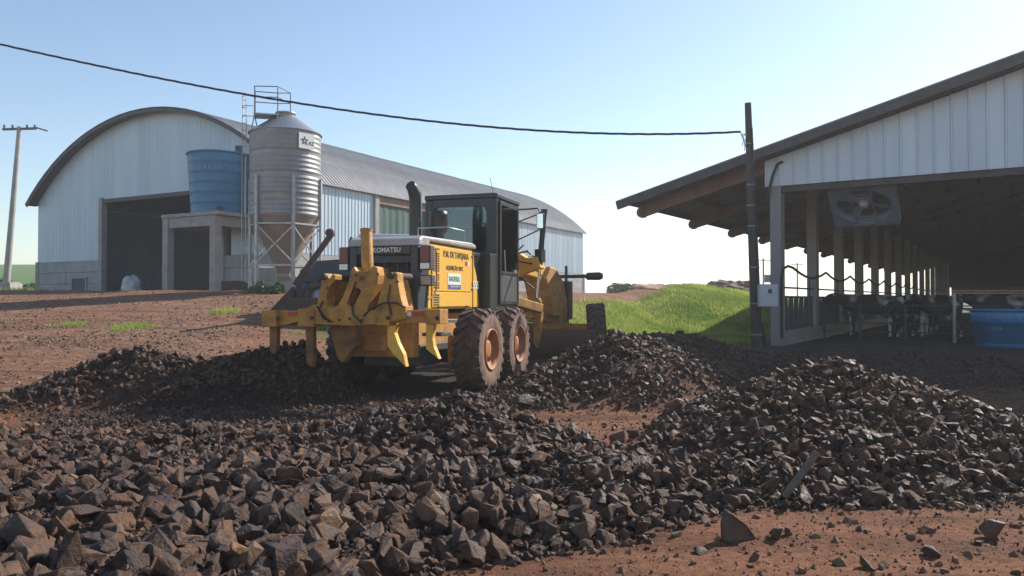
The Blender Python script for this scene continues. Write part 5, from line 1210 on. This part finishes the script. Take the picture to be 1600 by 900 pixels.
plate([(676, 487), (692, 484), (694, 500), (678, 503)], RU + .16, .05, 'side_step', Yd); MB().b2((.62, -1.9, .95), (.95, -1.5, 1.0)).build('side_step', M_['steel_dark'], gd, .01)
MB().bar((.45, -1.95, 1.2), (1.0, -1.5, 1.18), .3, .05).build('mud_plate', M_['boxgrey'], gd, .01)

# ------------------------------------------------------------ blue loader tractor behind the grader
tp = at(560, 470, 23.5); tz = gz1(tp.x, tp.y)
tr = thing('loader_tractor', 'blue tractor with a dark front loader bucket half hidden behind the grader', 'tractor', (tp.x, tp.y, tz), R(8))
def twheel(x, y, r_, w_):
    T = Matrix.Translation((x, y, r_)) @ Matrix.Rotation(R(90), 4, 'X'); wl = thing_part('wheel', tr); b = MB(T)
    b.lathe([(r_ * .52, -w_ / 2), (r_ * .9, -w_ / 2), (r_ * .97, -w_ * .3), (r_ * .97, w_ * .3), (r_ * .9, w_ / 2), (r_ * .52, w_ / 2)], 28, closed=True)
    for k in range(18):
        for s_ in (-1, 1):
            a = 2 * PI * (k + .25 * s_) / 18; c, s2 = math.cos(a), math.sin(a); b.bar((c * r_ * .96, s2 * r_ * .96, s_ * .02), (math.cos(a + .25) * r_ * .96, math.sin(a + .25) * r_ * .96, s_ * w_ * .48), .06, .08, (c, s2, 0))
    b.build('tyre', M_['rubber'], wl); MB(T).lathe([(.01, -w_ * .2), (r_ * .54, -w_ * .3), (r_ * .54, w_ * .3), (.01, w_ * .2)], 24).build('rim', M_['boxgrey'], wl)
for s_ in (-1, 1): twheel(1.0, s_ * .82, .78, .46); twheel(-1.05, s_ * .75, .52, .34)
b = MB(); b.prism([(-1.75, .95), (-1.70, 1.35), (-1.2, 1.62), (.1, 1.72), (.2, .9)], .72); b.build('bonnet', M_['navy'], tr, .05)
b = MB(); b.b2((-1.5, -.3, .6), (1.3, .3, .95)); b.build('chassis', M_['steel_dark'], tr, .03)
for s_ in (-1, 1):
    b = MB(); pr = [(1.0 + .95 * math.cos(R(a)), .8 + .92 * math.sin(R(a))) for a in range(20, 171, 15)] + [(1.0 + .88 * math.cos(R(a)), .8 + .85 * math.sin(R(a))) for a in range(170, 19, -15)]
    b.prism(pr, .5, Matrix.Translation((0, s_ * .82, 0))); b.build('mudguard', M_['tractorblue'], tr)
b = MB(); b.b2((.35, -.35, .95), (.95, .35, 1.3)); b.b2((.95, -.28, 1.2), (1.08, .28, 1.75)); b.build('seat', M_['black'], tr, .04)
b = MB()
for x in (.15, 1.45):
    for y in (-.6, .6): b.bar((x, y, 1.0), (x, y, 2.255), .06, .06)
b.build('canopy_frame', M_['steel_dark'], tr); b = MB(); b.b2((.0, -.75, 2.26), (1.7, .75, 2.33)); b.build('canopy', M_['tractorblue'], tr, .02); MB().b2((.05, -.7, 2.335), (1.62, .7, 2.42)).build('canopy_top', M_['tractorroof'], tr, .03)
MB().tube([(-.25, -.2, 1.6), (-.25, -.2, 2.2), (-.2, -.2, 2.35)], .04, 8).build('exhaust_pipe', M_['black'], tr)
for y in (-.55, .55): MB().bar((-.3, y, 1.15), (-1.9, y, .75), .09, .14).build('loader_arm', M_['tractorblue'], tr, .01)
for y in (-.55, .55): MB().tube([(-.5, y, .7), (-1.7, y, .95)], .05, 8).build('loader_cylinder', M_['steel_dark'], tr)
b = MB(); b.prism([(-2.5, .12), (-2.45, .1), (-1.85, .16), (-1.78, .5), (-1.85, .8), (-1.89, .8), (-1.83, .5), (-1.9, .21), (-2.45, .16)], 2.0)
for s_ in (-1, 1): b.prism([(-2.48, .12), (-1.83, .18), (-1.8, .5), (-1.86, .8)], .03, Matrix.Translation((0, s_ * 1.0, 0)))
b.build('loader_bucket', M_['rust'], tr, .01)
a0_ = at(466, 438, 21.8); a1_ = at(519, 364, 21.8)
ra = thing('rusty_beam', 'rusty steel implement arm slanting up beside the silo', 'implement', (a0_.x, a0_.y, gz1(a0_.x, a0_.y)))
d0 = a0_ - ra.location; d1 = a1_ - ra.location; MB().bar(d0 - (d1 - d0) * .1, d1, .13, .15).build('arm', M_['rust'], ra, .01); MB().tube([d1 + Vector((-.06, -.12, 0)), d1 + Vector((-.06, .12, 0))], .12, 10).build('arm_hinge', M_['rust'], ra)
b = MB(); wv = []
b.prism([(-.62, 0), (.85, 0), (.9, .35), (.75, .62), (-.35, .60), (-.55, .3)], .9, Matrix.Translation((.12, .3, .02))); b.bar((0.1, .1, .4), d0, .16, .2); b.build('scoop', M_['rust'], ra, .03)

# ------------------------------------------------------------ air volume added to imitate the veil of lens glare
hz = MB().b2((-960, -75, -1.6), (960, 1560, 14.5)).build('glare_haze', None)
hz['kind'] = 'stuff'; hz['label'] = 'thin air volume added over the yard to imitate lens glare'
mh = bpy.data.materials.new('glare_veil'); mh.use_nodes = True; Nh = mh.node_tree.nodes; Nh.remove(Nh['Principled BSDF'])
pv = Nh.new('ShaderNodeVolumePrincipled'); pv.inputs['Density'].default_value = .0014; pv.inputs['Color'].default_value = (.93, .95, 1, 1); pv.inputs['Anisotropy'].default_value = .35
mh.node_tree.links.new(pv.outputs[0], Nh['Material Output'].inputs['Volume']); hz.data.materials.append(mh)
